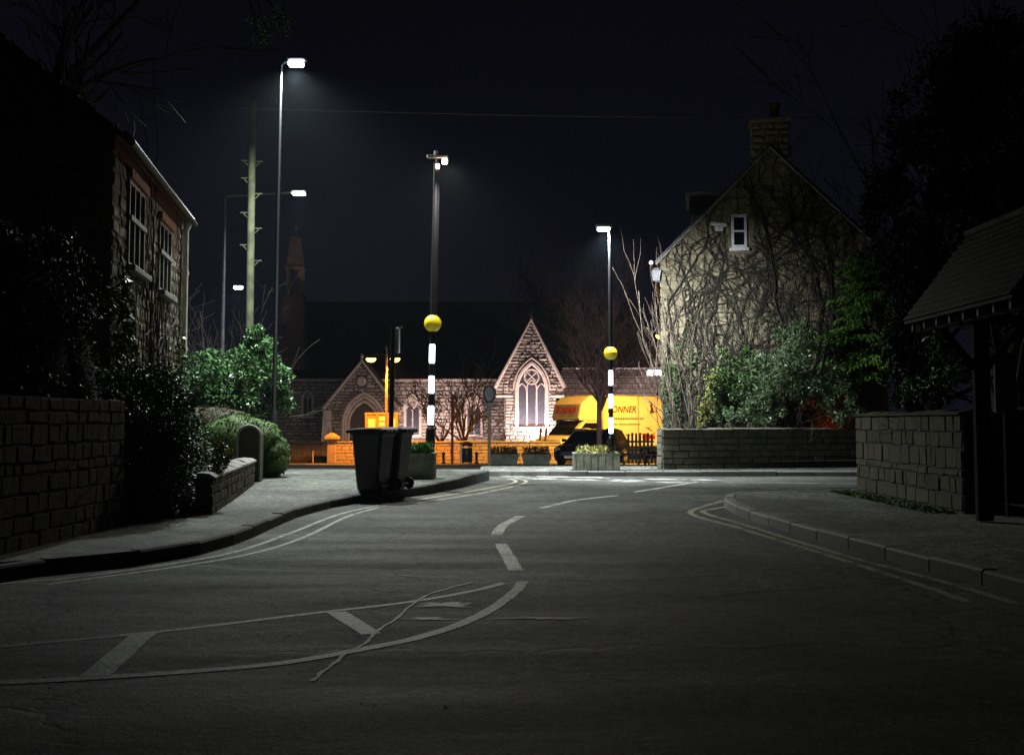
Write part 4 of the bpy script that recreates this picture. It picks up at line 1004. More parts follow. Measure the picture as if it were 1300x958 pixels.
# notice board in the churchyard
nb0, nb1 = P(463, 535, 54.6), P(505, 535, 54.6)
r = thing('notice_board', 'wooden three-panel church notice board glowing orange behind the wheelie bins', 'notice board', ((nb0.x + nb1.x) / 2, 54.8, -.55))
w = (nb1.x - nb0.x) / 2; z0, z1 = zat(551, 54.6) + .55, zat(526, 54.6) + .55
m = MB(); m.box(-w, w, 0, .08, z0, z1); m.build('back_panel', 'notice_wood', r, True)
m = MB(); m.bevbox(-w - .03, w + .03, -.06, .14, z1 + .002, z1 + .09, .01); m.box(-w, w, -.05, -.002, z0, z0 + .07)
for x in (-w, -w * .34, w * .3, w - .08): m.box(x, x + .08, -.05, -.002, z0 + .072, z1)
m.build('frame', 'notice_wood', r, True)
for x0, x1 in ((-w + .13, -w * .34 - .04), (-w * .34 + .14, w * .3 - .06), (w * .3 + .13, w - .13)):
    m = MB(); 
    if x0 < -w * .5 or x0 > 0:
        m.box(x0, x1, -.012, -.002, z0 + .13, z1 - .2)
    else:
        for k in range(3): m.box(x0, x1, -.012, -.002, z0 + .12 + k * .25, z0 + .3 + k * .25)
    m.build('notice', 'paper', r, True)
for x in (-w + .05, w - .05): m = MB(); m.box(x - .05, x + .05, .082, .16, -.05, z1); m.build('post', 'notice_wood', r, True)

# ================================================================== STREET FURNITURE
WHITE = (0.82, 0.91, 1.0); SOD = (1.0, 0.29, 0.02)
# tall LED lamp at the left
D1 = 26.0; b = P(347, 590, D1); top = zat(82, D1)
r = thing('street_lamp', 'tallest street lamp with short arm and brilliant white head, left of centre', 'street lamp', (b.x, D1, .2))
h = top - .2
m = MB(); m.tube([(0, 0, 0), (0, 0, 1.3), (0, 0, 1.35), (.05, 0, h)], [.08, .08, .048, .036], 12); m.build('pole', 'black_metal', r, True)
m = MB(); m.tube([(.05, 0, h - .02), (.12, 0, h + .04), (.3, -.02, h + .1)], .03, 8); m.build('arm', 'grey_paint', r, True)
m = MB(); m.bevbox(.2, .62, -.14, .12, h + .07, h + .15, .03); hd_ = m.build('lamp_head', 'grey_metal', r, True)
m = MB(); m.bevbox(.22, .56, -.13, .1, h - .05, h + .062, .035); m.build('lens', 'led', hd_, True)
light('lamp_light', 'SPOT', (b.x + .4, D1 - .05, top - .12), 7200, (.86, .95, .92), size=.12, cone=149, blend=.85)
L1P = (b.x + .4, D1 - .05, top)
# second lamp: long bracket
D2 = 34.0; b = P(280, 590, D2); top = zat(250, D2); e = P(380, 245, D2)
r = thing('street_lamp', 'thin grey street lamp with long horizontal arm behind the telegraph pole', 'street lamp', (b.x, D2, T(D2)))
h = top - T(D2)
m = MB(); m.tube([(0, 0, 0), (0, 0, 1.2), (0, 0, h)], [.08, .06, .045], 10); m.build('pole', 'grey_metal', r, True)
m = MB(); m.tube([(0, 0, h - .03), (.05, 0, h + .02), (e.x - b.x - .2, 0, h + .14)], .035, 8); m.build('arm', 'grey_metal', r, True)
m = MB(); m.bevbox(e.x - b.x - .25, e.x - b.x + .2, -.12, .12, h + .14, h + .22, .03); hd_ = m.build('lamp_head', 'grey_metal', r, True)
m = MB(); m.bevbox(e.x - b.x - .2, e.x - b.x + .17, -.11, .11, h + .05, h + .137, .03); m.build('lens', 'led', hd_, True)
light('lamp_light', 'SPOT', (e.x, D2, top), 900, WHITE, size=.12, cone=140, blend=1.0)
# far lamp
D3 = 62; e = P(303, 365, D3)
r = thing('street_lamp', 'small distant street lamp glowing white among bare twigs', 'street lamp', (e.x + .5, D3, -.6))
m = MB(); m.tube([(0, 0, 0), (0, 0, e.z + .6)], [.08, .05], 8); m.build('pole', 'black_metal', r, True)
m = MB(); m.tube([(0, 0, e.z + .6), (-.35, 0, e.z + .7)], .035, 6); m.build('arm', 'black_metal', r, True)
m = MB(); m.bevbox(-.75, -.3, -.1, .1, e.z + .52, e.z + .68, .03); m.build('lens', 'led_far', r, True)
light('lamp_light', 'SPOT', (e.x, D3 - .2, e.z - .2), 500, WHITE, size=.1, cone=170)

def beacon(px, pyb, ptop, D, zb, gl, bands, label, rad, grad, th=1.0):
    b = P(px, pyb, D)
    r = thing('belisha_beacon', label, 'crossing beacon', (b.x, D, zb), 0, 'belisha beacons at the zebra crossing')
    H = zat(ptop, D) - zb
    g = zat(gl, D) - zb
    m = MB(); m.tube([(0, 0, 0), (0, 0, th - .06)], rad * 1.5, 16); m.tube([(0, 0, th - .06), (0, 0, th)], [rad * 1.5, rad], 16)
    prev = th - .01
    bz = sorted([(zat(y1, D) - zb, zat(y0, D) - zb) for y0, y1 in bands])
    for a_, c_ in bz:
        if a_ > prev: m.tube([(0, 0, prev), (0, 0, a_ - .002)], rad, 16)
        prev = c_
    m.tube([(0, 0, prev + .002), (0, 0, H)], [rad, rad * .8], 16)
    m.build('pole', 'black_metal', r, True)
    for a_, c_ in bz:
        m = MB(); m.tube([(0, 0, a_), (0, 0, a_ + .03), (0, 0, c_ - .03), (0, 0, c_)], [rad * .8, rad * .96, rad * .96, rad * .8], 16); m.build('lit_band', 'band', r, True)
    m = MB(); n_ = 12
    m.lathe((0, 0, g), [(rad * .9 if i in (0, n_) else grad * math.sin(math.pi * i / n_), -grad * math.cos(math.pi * i / n_)) for i in range(n_ + 1)], 28); m.build('globe', 'globe', r, True, True)
    return r, b, H
rL, bL, HL_ = beacon(545.5, 600, 207, 25.0, .2, 410.5, [(420, 437), (461.5, 477)][:0] + [(437, 461), (477, 499), (515, 539)], 'tall black crossing pole with yellow globe between bins and planter', .065, .185)
rR, bR, HR_ = beacon(776, 597, 291, 28.7, .12, 448.5, [(470, 489), (500, 518), (530, 550)], 'black crossing pole with yellow globe in front of concrete planter and lorry', .055, .165, .84)
rL.rotation_euler = (0, .016, 0)
# heads
m = MB(); m.box(-.02, .02, -.02, .02, HL_, HL_ + .12); m.bevbox(-.2, .26, -.05, .05, HL_ + .1, HL_ + .17, .015)
m.tube([(0, 0, HL_ + .16), (0, 0, HL_ + .26)], .05, 8)
hd_ = m.build('lamp_head', 'grey_metal', rL, True)
m = MB(); m.bevbox(.13, .25, -.13, -.04, HL_ - .04, HL_ + .07, .02); m.bevbox(.0, .08, -.14, -.04, HL_ - .14, HL_ - .04, .02); m.build('lens', 'warm_led', hd_, True)
m = MB(); m.tube([(.06, 0, 1.4), (.07, 0, HL_ - .1)], .016, 6); m.build('cable_conduit', 'black_metal', rL, True)
light('beacon_light', 'SPOT', (bL.x + .45, 24.45, .2 + HL_ - .15), 1250, (1, .93, .82), (-2.0, 22.6, 0), .08, 150, .85)
m = MB(); m.tube([(0, 0, HR_ - .02), (-.12, 0, HR_ + .05)], .03, 8); m.bevbox(-.35, .05, -.12, .1, HR_ + .03, HR_ + .11, .02); hd_ = m.build('lamp_head', 'grey_metal', rR, True)
m = MB(); m.bevbox(-.31, .0, -.12, .09, HR_ - .04, HR_ + .026, .025); m.build('lens', 'led', hd_, True)
light('beacon_light', 'SPOT', (bR.x - .18, 28.65, .12 + HR_ - .1), 6600, (.90, .94, .97), (bR.x + 1.0, 31.8, 0), .08, 152, .95)

# short black pole behind the bins with a hooked top
D4 = 23.2; b = P(495, 600, D4); tp = zat(414, D4)
r = thing('post', 'bare black post with square bracket top rising behind the bins', 'post', (b.x, D4, .19))
m = MB(); m.tube([(0, 0, 0), (.05, 0, tp - .19)], .048, 10); m.build('pole', 'black_metal', r, True)
m = MB(); m.box(.0, .22, -.02, .02, tp - .23, tp - .19); m.bevbox(.12, .17, -.16, .14, tp - .72, tp - .235, .01); m.build('edge_on_sign', 'sign_grey', r, True)

# twin sodium lantern
D5 = 52.0; b = P(490, 580, D5); zt = zat(450, D5)
r = thing('twin_lamp', 'yellow-lit ornamental post with two orange lamps on a crossbar', 'street lamp', (b.x, D5, T(D5)))
h = zt - T(D5)
m = MB(); m.tube([(0, 0, 0), (0, 0, .9), (0, 0, 1.0), (0, 0, h + .25)], [.1, .1, .06, .045], 10); m.lathe((0, 0, h + .25), [(.05, 0), (.07, .04), (.02, .15), (0, .25)], 10); m.build('pole', 'sign_grey', r, True)
xs_ = (P(471, 455, D5).x - b.x, P(501.5, 455, D5).x - b.x)
m = MB(); m.tube([(xs_[0], 0, h - .02), (xs_[0] / 2, 0, h + .03), (xs_[1], 0, h - .02)], .022, 6); m.tube([(0, 0, h - .4), (-.3, 0, h)], .015, 5); m.build('crossbar', 'black_metal', r, True)
for x in xs_:
    m = MB(); m.lathe((x, 0, h - .16), [(.20, 0), (.17, .07), (.05, .13), (.03, .17)], 14); hd_ = m.build('lamp_head', 'black_metal', r, True)
    m = MB(); m.lathe((x, 0, h - .17), [(.0, -.17), (.14, -.14), (.21, -.06), (.22, 0)], 14); m.build('lens', 'sodium', hd_, True)
    light('sodium_light', 'SPOT', (b.x + x, D5 - .1, zt - .35), 3600, SOD, (b.x + x * 1.8, D5 + .9, -.6), .15, 132, .6)
# sodium lantern by the house corner
D6 = 50.0; e = P(838, 427, D6)
r = thing('twin_lamp', 'orange street lamp peeping past the left corner of the ivy house', 'street lamp', (e.x + .75, D6, T(D6)))
h = e.z - T(D6)
m = MB(); m.tube([(0, 0, 0), (0, 0, h + .3)], [.08, .045], 10); m.build('pole', 'van_white', r, True)
m = MB(); m.tube([(-.75, 0, h + .2), (0, 0, h + .28), (.75, 0, h + .2)], .022, 6); m.build('crossbar', 'black_metal', r, True)
for x in (-.75, .75):
    m = MB(); m.lathe((x, 0, h + .06), [(.2, 0), (.16, .07), (.04, .14)], 14); hd_ = m.build('lamp_head', 'black_metal', r, True)
    m = MB(); m.lathe((x, 0, h + .05), [(.0, -.16), (.12, -.13), (.18, -.05), (.19, 0)], 14); m.build('lens', 'sodium', hd_, True)
light('sodium_light', 'SPOT', (e.x, D6 + .1, e.z - .3), 10500, (1, .45, .045), (e.x - 1.3, D6 + 3.9, -.5), .15, 104, .45)

# telegraph pole
D7 = 29.0; b = P(314, 600, D7); tp = zat(128, D7)
r = thing('telegraph_pole', 'green-tinged wooden telegraph pole with climbing steps on both sides', 'telegraph pole', (b.x, D7, .1))
m = MB(); m.tube([(0, 0, 0), (0, 0, tp - .1)], [.105, .085], 14); m.build('trunk', 'wood_pole', r, True)
m = MB(); m.tube([(0, 0, tp - .1), (0, 0, tp + .05)], [.06, .03], 8)
m.build('cap', 'black_metal', r, True)
for py, s_ in ((158, 1), (204, -1), (205, 1), (226, -1), (246, 1), (270, -1), (290, 1), (311, -1), (331, 1)):
    z = zat(py, D7) - .1
    m = MB(); m.tube([(s_ * .10, 0, z), (s_ * .27, 0, z)], .014, 5); m.tube([(s_ * .1, 0, z - .12), (s_ * .2, 0, z - .01)], .012, 5); m.build('climbing_step', 'wood_pole', r, True)
# overhead wire
pts = [P(430 + (1010 - 430) * t, 141 + 9 * t + 6 * math.sin(math.pi * t) * .35, 31 + 3 * t) for t in lin(-.22, 1.5, 30)]
m = MB(); m.tube(pts, .009, 5); tag(m.build('overhead_wire', 'grey_metal'), 'thin overhead telephone wire crossing the night sky', 'wire')

# finger post with oval emblem
D8 = 48.0; b = P(621, 588, D8); zb = T(D8)
r = thing('village_sign', 'oval-headed sign on an orange-lit post behind the left planter', 'sign', (b.x, D8, zb))
z = lambda py: zat(py, D8) - zb
m = MB(); m.tube([(0, 0, 0), (0, 0, z(516))], .065, 8); m.build('post', 'bound_stone', r, True)
m = MB(); m.tube([(.22 * math.cos(t), 0, z(500) + .33 * math.sin(t)) for t in lin(0, 2 * math.pi, 25)], .04, 6); m.build('oval_ring', 'black_metal', r, True)
m = MB(); m.lathe((0, .0, 0), [(.0, -.012), (.5, -.012), (.5, .012), (.0, .012)], 24, 'y'); 
m.v = [(x * .4, y, zz_ * .62 + z(500)) for x, y, zz_ in m.v]; m.build('oval_panel', 'sign_grey', r, True)
m = MB(); m.bevbox(-.2, .2, -.03, .03, z(516), z(511), .01); m.bevbox(-.09, .09, -.07, .02, z(529), z(516.5), .01); m.build('name_plate', 'sign_grey', r, True)
# brown post & black litter bin & bollards
b = P(574, 587, 50)
r = thing('post', 'tall rusty brown post in front of the orange wall, left of the litter bin', 'post', (b.x, 50, T(50)))
m = MB(); m.tube([(0, 0, 0), (0, 0, zat(503, 50) - T(50))], .06, 8); m.build('shaft', 'red_board', r, True)
m = MB(); m.bevbox(-.09, .09, -.09, .09, zat(503, 50) - T(50), zat(500, 50) - T(50), .02); m.build('cap', 'red_board', r, True)
b = P(592, 588, 50.5)
r = thing('litter_bin', 'black slatted litter bin against the orange churchyard wall', 'litter bin', (b.x, 50.5, T(50.5)))
m = MB(); m.lathe((0, 0, .08), [(.24, 0), (.26, .1), (.26, .55), (.24, .6)], 16); m.build('drum', 'black_metal', r, True)
m = MB(); m.lathe((0, 0, .78), [(.27, 0), (.27, .08), (.15, .16), (0, .18)], 16)
for k in range(4): t = k * math.pi / 2 + .6; m.tube([(.24 * math.cos(t), .24 * math.sin(t), 0), (.24 * math.cos(t), .24 * math.sin(t), .8)], .022, 6)
m.build('hood', 'black_metal', r, True)
b = P(585, 588, 50)
r = thing('bollard', 'thin white-striped bollard just left of the litter bin', 'bollard', (b.x, 50, T(50)), 0, 'bollards before the churchyard wall')
m = MB(); m.tube([(0, 0, 0), (0, 0, .85)], .05, 10); m.build('post', 'white_frame', r, True)
m = MB(); m.lathe((0, 0, .85), [(.055, 0), (.055, .04), (0, .09)], 10); m.build('cap', 'black_metal', r, True)
for px, lb in ((563, 'short black bollard near the tall crossing pole before the orange wall'), (605, 'short black bollard right of the litter bin before the orange wall')):
    b = P(px, 588, 51)
    r = thing('bollard', lb, 'bollard', (b.x, 51, T(51)), 0, 'bollards before the churchyard wall')
    m = MB(); m.lathe((0, 0, 0), [(.09, 0), (.09, .08), (.06, .12), (.055, .38), (.08, .42)], 10); m.build('post', 'black_metal', r, True)
    m = MB(); m.lathe((0, 0, .42), [(.08, 0), (.06, .08), (0, .11)], 10); m.build('cap', 'black_metal', r, True)
# two slanting timber posts by the transept
for px, lb in ((683, 'left one of two leaning dark stakes before the transept wall'), (690, 'right one of two leaning dark stakes before the transept wall')):
    b = P(px, 575, 55); m = MB(); m.tube([(0, 0, 0), (.14, 0, zat(543, 55) - T(55))], .055, 6)
    r = m.build('stake', 'timber', None); r.location = (b.x, 55, T(55)); tag(r, lb, 'stake', 'leaning stakes')

# ---------------- planters
def planter(px0, px1, D, h, zb, label, flare=0.0, dep=.8, leaf='grass', n=400, mat='concrete', lh=.16, ll=.14):
    a, c = P(px0, 580, D).x, P(px1, 580, D).x; w = c - a
    r = thing('planter', label, 'planter', ((a + c) / 2, D, zb), 0, 'concrete planters around the junction')
    m = MB(); t = .06; ww = w / 2; wb = ww - flare
    m.hexa([(-wb, 0, 0), (wb, 0, 0), (wb, dep, 0), (-wb, dep, 0), (-ww, -flare, h - .05), (ww, -flare, h - .05), (ww, dep + flare, h - .05), (-ww, dep + flare, h - .05)])
    m.box(-ww - .01, ww + .01, -flare - .01, -flare + t, h - .048, h); m.box(-ww - .01, ww + .01, dep + flare - t, dep + flare + .01, h - .048, h)
    m.box(-ww - .01, -ww + t, -flare + t, dep + flare - t, h - .048, h); m.box(ww - t, ww + .01, -flare + t, dep + flare - t, h - .048, h)
    nrib = max(4, int(w / .14))
    for i in range(nrib): x = -wb * .96 + 1.92 * wb * i / (nrib - 1); m.hexa([(x - .018, -.012, .02), (x + .018, -.012, .02), (x + .018, .0, .02), (x - .018, .0, .02), (x - .018, -flare - .012, h - .06), (x + .018, -flare - .012, h - .06), (x + .018, -flare, h - .06), (x - .018, -flare, h - .06)])
    m.build('box', mat, r, True)
    m = MB(); m.box(-ww + t, ww - t, -flare + t, dep + flare - t, h - .046, h - .02); m.build('soil', 'soil', r, True)
    C = np.stack([nr.uniform(-ww + .08, ww - .08, n), nr.uniform(.0, dep - .05, n), h + nr.random(n) ** 1.5 * lh], 1)
    Dd = nr.normal(size=(n, 3)) * .45 + np.array([0, 0, .9]); Dd /= np.linalg.norm(Dd, axis=1, keepdims=True)
    m = MB(); m.quads_np(leafquads(C, Dd, ll * (.6 + .8 * nr.random(n)), np.full(n, ll * .3))); m.build('plants', leaf, r, True)
    return r
planter(500, 551, 23.0, .50, .19, 'mossy concrete planter of green grass just behind the bins', 0, .7, 'grass', 1500)
planter(729, 787, 28.55, .42, .125, 'ribbed concrete planter with small tree beside the right crossing pole', 0, .9, 'yellowleaf', 500, ll=.10)
planter(621, 659, 49, .42, T(49), 'left one of two flared planters before the churchyard wall', .10, 1.0, 'hedge_brown', 500, lh=.3)
planter(662, 700, 49, .42, T(49), 'right one of two flared planters before the churchyard wall', .10, 1.0, 'hedge_brown', 500, lh=.3)

# ---------------- wheelie bins
def make_bin():
    r = thing('wheelie_bin', 'nearer black wheelie bin standing on the kerb', 'wheelie bin', (0, 0, 0), 0, 'black wheelie bins on the kerb')
    m = MB()
    secs = [(0.0, -.22, .17, .22), (.05, -.245, .20, .24), (.25, -.27, .235, .252), (.9, -.335, .31, .282), (.93, -.36, .335, .30), (1.0, -.365, .34, .30)]
    n0 = 0; rings = []
    for z, xf, xb, hy in secs:
        c = .045; ring = [(xf + c, -hy), (xb - c, -hy), (xb, -hy + c), (xb, hy - c), (xb - c, hy), (xf + c, hy), (xf, hy - c), (xf, -hy + c)]
        rings.append([len(m.v) + i for i in range(8)]); m.v += [(x, y, z) for x, y in ring]
    for a, b in zip(rings, rings[1:]):
        for i in range(8): m.f.append((a[i], a[(i + 1) % 8], b[(i + 1) % 8], b[i]))
    m.f.append(tuple(rings[0][::-1])); m.f.append(tuple(rings[-1]))
    m.box(-.30, -.29, -.16, .16, .5, .8)
    body = m.build('body', 'bin', r, True)
    m = MB(); k = 6
    prof = [(-.43, .985), (-.44, 1.0), (-.42, 1.025), (-.2, 1.05), (.1, 1.06), (.30, 1.055), (.375, 1.03), (.385, 1.003)]
    for sgn in (0,):
        n = len(m.v); ys = (-.315, -.29, .29, .315); 
        for j, y in enumerate(ys):
            dz = -.02 if j in (0, 3) else 0
            for x, z in prof: m.v.append((x, y, z + dz))
        L = len(prof)
        for j in range(3):
            for i in range(L - 1): m.f.append((n + j * L + i, n + j * L + i + 1, n + (j + 1) * L + i + 1, n + (j + 1) * L + i))
        m.f.append(tuple(n + i for i in range(L))); m.f.append(tuple(n + 3 * L + i for i in range(L))[::-1])
        m.f.append((n, n + L, n + 2 * L, n + 3 * L)[::1]) ; m.f.append((n + L - 1, n + 2 * L - 1, n + 3 * L - 1, n + 4 * L - 1)[::-1])
    m.tube([(-.425, -.12, 1.01), (-.455, -.1, 1.012), (-.455, .1, 1.012), (-.425, .12, 1.01)], .014, 6)
    lid = m.build('lid', 'bin', r, True)
    m = MB(); m.tube([(.40, -.22, .995), (.40, .22, .995)], .017, 8)
    for y in (-.24, -.08, .08, .24): m.bevbox(.33, .42, y - .025, y + .025, .965, 1.03, .008)
    m.build('handle', 'bin', r, True)
    for y in (-.29, .25):
        m = MB(); m.lathe((.235, y, .10), [(.07, -.006), (.1, .004), (.1, .042), (.07, .05)], 20, 'y'); wh = m.build('wheel', 'rubber', r, True)
        m = MB(); m.lathe((.235, y, .10), [(.055, -.012), (.06, -.008), (.06, .05), (.055, .055)], 14, 'y'); m.build('hub', 'bin', wh, True)
    m = MB(); m.tube([(.235, -.26, .10), (.235, .27, .10)], .013, 6); m.build('axle', 'grey_metal', r, True)
    return r
bn = make_bin(); q = P(474, 625, 19.75); bn.location = (q.x, 19.75, .145); bn.rotation_euler = (0, 0, -.40); bn.scale = (.87, .86, 1.0)
b2 = copy_tree(bn); b2['label'] = 'farther black wheelie bin, its wheel showing at the right'; b2.location = (q.x + .26, 20.3, .15); b2.rotation_euler = (0, 0, -.36)

# ---------------- parked car
def loft(m, secs):
    rings = []
    for pts in secs: rings.append([len(m.v) + i for i in range(len(pts))]); m.v += [tuple(p) for p in pts]
    for a, b in zip(rings, rings[1:]):
        k = len(a)
        for i in range(k): m.f.append((a[i], a[(i + 1) % k], b[(i + 1) % k], b[i]))
    m.f.append(tuple(rings[0][::-1])); m.f.append(tuple(rings[-1]))
q = P(737, 590, 47.2)
car = thing('parked_car', 'black hatchback parked in front of the lorry behind the planter tree', 'car', (P(742, 590, 49.3).x + .35, 49.3, T(49)), math.radians(60))
# local: front is -x; length 4.1
m = MB()
def sec(x, w, zb_, zh, w2): return [(x, -w * .94, zb_), (x, w * .94, zb_), (x, w, zb_ + .18), (x, w, zh - .14), (x, w2, zh), (x, -w2, zh), (x, -w, zh - .14), (x, -w, zb_ + .18)]
loft(m, [sec(-2.05, .66, .3, .62, .60), sec(-1.95, .80, .22, .72, .72), sec(-1.5, .86, .2, .84, .78), sec(-.95, .87, .2, .93, .80), sec(0, .875, .2, .95, .82), sec(1.2, .87, .2, .97, .82), sec(1.85, .84, .24, .95, .78), sec(2.02, .76, .32, .88, .70)])
m.build('body', 'car_paint', car, True, True)
m = MB()
def cab(x, w, z): return [(x, -w, .93), (x, w, .93), (x, w * .99, .95), (x, w * .80 if z > 1.2 else w * .9, z), (x, -w * .80 if z > 1.2 else -w * .9, z), (x, -w * .99, .95)]
loft(m, [cab(-1.0, .78, .955), cab(-.35, .80, 1.38), cab(.0, .80, 1.45), cab(.9, .80, 1.46), cab(1.5, .78, 1.38), cab(1.92, .74, .96)])
m.build('cabin', 'car_paint', car, True)
m = MB(); m.quad((-.97, -.68, .975), (-.97, .68, .975), (-.36, .58, 1.365), (-.36, -.58, 1.365)); m.v = [(x - .015, y, z + .012) for x, y, z in m.v]; m.build('windscreen', 'glass', car, True)
for s_ in (-1, 1):
    for x0, x1 in ((-.62, .12), (.2, .98), (1.05, 1.5)):
        m = MB(); m.quad((x0, s_ * .80, .985), (x1, s_ * .80, .985), (x1, s_ * .675, 1.36), (max(x0, x0 + (.28 if x0 < 0 else 0)), s_ * .675, 1.36)); m.build('side_window', 'glass', car, True)
m = MB()
for s_ in (-1, 1): m.tube([(-1.0, s_ * .745, .965), (-.36, s_ * .655, 1.39), (0, s_ * .65, 1.462), (.9, s_ * .65, 1.472), (1.5, s_ * .63, 1.39)], .022, 5)
m.tube([(-.36, -.66, 1.395), (-.36, .66, 1.395)], .02, 5)
m.build('roof_rail', 'van_grey', car, True)
for s_ in (-1, 1):
    m = MB(); m.bevbox(-2.04, -1.82, s_ * .62 - .15, s_ * .62 + .15, .56, .72, .04); m.build('headlight', 'headlight', car, True)
    m = MB(); m.bevbox(-.85, -.68, s_ * .95 - .09, s_ * .95 + .09, .93, 1.06, .03); m.build('wing_mirror', 'car_paint', car, True)
    for x in (-1.3, 1.3):
        m = MB(); m.lathe((x, s_ * .80, .31), [(.22, -.09), (.31, -.08), (.31, .08), (.22, .09)], 20, 'y'); wh = m.build('wheel', 'rubber', car, True)
        m = MB(); m.lathe((x, s_ * .80, .31), [(.19, -.098), (.2, -.09), (.2, .09), (.19, .098)], 14, 'y'); m.build('rim', 'grey_metal', wh, True)
m = MB()
for z in (.42, .47, .52): m.box(-2.075, -2.02, -.42, .42, z, z + .02)
m.build('grille', 'grey_metal', car, True)
m = MB(); m.box(-2.09, -2.07, -.26, .26, .30, .40); m.build('number_plate', 'paper', car, True)

# ---------------- lorry
q = P(765, 587, 57.4)
van = thing('removal_lorry', 'white box lorry glowing yellow under the sodium lamps, parked before the church', 'lorry', (q.x, 57.4, -.58), math.radians(33))
# local: cab towards -x, side facing -y; the box from x=0 to 6.4, width 2.2
BZ0, BZ1 = .66, 3.18
m = MB(); m.bevbox(0, 6.6, 0, 2.25, BZ0, BZ1, .03); m.build('cargo_box', 'van_white', van, True)
m = MB(); m.prism([(-.002, 0.0, 1.95), (-.002, 0.0, 3.17), (-.8, .0, 3.1), (-1.25, .0, 2.75), (-1.42, .0, 2.05), (-1.35, 0, 1.95)], (0, 2.25, 0)); m.build('over_cab_box', 'van_white', van, True)
m = MB(); m.prism([(-.002, .08, .5), (-.002, .08, 1.93), (-1.05, .08, 1.93), (-1.75, .08, 1.22), (-2.45, .08, 1.02), (-2.6, .08, .5)], (0, 2.05, 0)); cabo = m.build('cab', 'van_white', van, True)
m = MB(); m.quad((-1.10, .22, 1.905), (-1.76, .22, 1.245), (-1.76, 1.98, 1.245), (-1.10, 1.98, 1.905)); m.v = [(x - .02, y, z + .02) for x, y, z in m.v]; m.build('windscreen', 'glass', cabo, True)
m = MB(); m.poly([(-.25, .07, 1.25), (-.25, .07, 1.82), (-.98, .07, 1.82), (-1.5, .07, 1.25)]); m.build('side_window', 'glass', cabo, True)
m = MB(); m.box(-1.75, -1.6, -.2, .06, 1.2, 1.55); m.build('wing_mirror', 'black', cabo, True)
for y in (.3, 1.85): m = MB(); m.bevbox(-2.6, -2.35, y - .16, y + .16, .72, .95, .03); m.build('headlight', 'headlight', cabo, True)
m = MB(); m.box(-2.66, -2.5, .1, 2.1, .35, .6); m.build('bumper', 'van_grey', cabo, True)
m = MB(); m.box(-.0, 6.6, -.03, -.002, BZ0, BZ0 + .06); m.box(-.0, 6.6, -.025, -.002, BZ1 - .05, BZ1)
for x in (.0, 2.2, 4.4, 6.55): m.box(x, x + .05, -.02, -.003, BZ0 + .062, BZ1 - .052)
m.build('trim', 'van_grey', van, True)
m = MB(); m.box(-.12, -.08, .055, .07, .55, 1.9); m.box(-1.05, -.1, .06, .07, 1.18, 1.2); m.box(-.32, -.2, .04, .075, 1.05, 1.09); m.build('cab_door', 'van_grey', cabo, True)
m = MB(); m.box(.1, 6.5, .15, 2.1, .45, .655); m.box(1.2, 4.2, .04, .12, .4, .72); m.build('chassis', 'black', van, True)
for x in (-1.75, 4.9):
    for y in (.22, 2.03):
        m = MB(); m.lathe((x, y, .36), [(.24, -.13), (.36, -.11), (.36, .11), (.24, .13)], 18, 'y'); wh = m.build('wheel', 'rubber', van, True)
        m = MB(); m.lathe((x, y, .36), [(.2, -.14), (.21, -.12), (.21, .12), (.2, .14)], 12, 'y'); m.build('rim', 'grey_metal', wh, True)
def lettering(txt, loc, rot, size, mat, parent, shear=0.0, name='lettering', ext=.004):
    cu = bpy.data.curves.new(name, 'FONT'); cu.body = txt; cu.size = size; cu.extrude = ext; cu.shear = shear; cu.offset = size * .012
    tmp = bpy.data.objects.new('tmp', cu); COL.objects.link(tmp)
    dg = bpy.context.evaluated_depsgraph_get(); me = bpy.data.meshes.new_from_object(tmp.evaluated_get(dg))
    bpy.data.objects.remove(tmp); me.materials.clear(); me.materials.append(M[mat])
    o = bpy.data.objects.new(name, me); COL.objects.link(o); o.location = loc; o.rotation_euler = rot; o.parent = parent; return o
HX = math.pi / 2
lettering('BONNER', (.30, -.008, 2.33), (HX, 0, 0), .44, 'letter_brown', van, .25)
m = MB()
for k in range(14): m.box(.5 + k * .15, .5 + k * .15 + .11, -.012, -.002, 1.99, 2.06)
for i, (a_, c_) in enumerate(((.5, .9), (1.0, 1.5), (1.55, 2.35))): m.box(a_, c_, -.012, -.002, 1.72, 1.77)
for k in range(12): m.box(.6 + k * .2, .6 + k * .2 + .14, -.012, -.002, 1.25 + .04 * math.sin(k), 1.29 + .04 * math.sin(k))
m.build('small_print', 'letter_brown', van, True)
# sitting dog-like emblem
def spline_fill(m, pts, y, s, ox, oz): m.prism([(ox + a * s, y, oz + c * s) for a, c in pts], (0, -.008, 0))
m = MB(); spline_fill(m, [(0, 0), (.62, 0), (.60, .12), (.78, .06), (1.0, .16), (.98, .22), (.8, .15), (.62, .25), (.6, .5), (.42, .78), (.36, 1.0), (.42, 1.25), (.33, 1.28), (.28, 1.1), (.22, 1.28), (.14, 1.22), (.18, 1.02), (.02, .92), (.0, .82), (.18, .76), (.16, .4), (.1, .1)], -.004, .42, 2.95, 2.30); m.build('animal_emblem', 'letter_brown', van, True)
m = MB()
for ox, oz, rr in ((2.65, 1.12, .18), (2.88, 1.12, .14), (3.2, 1.1, .10)): m.lathe((ox, -.006, oz), [(0, -.004), (rr, -.004), (rr, .004), (0, .004)], 14, 'y')
m.tube([(2.7, -.008, 1.6), (2.9, -.008, 1.5), (3.1, -.008, 1.42)], .03, 5); m.tube([(2.85, -.008, 1.53), (2.97, -.008, 1.6)], .025, 5); m.tube([(3.15, -.008, 1.3), (3.2, -.008, 1.22), (3.28, -.008, 1.32)], .025, 5)
m.build('red_emblem', 'letter_red', van, True)
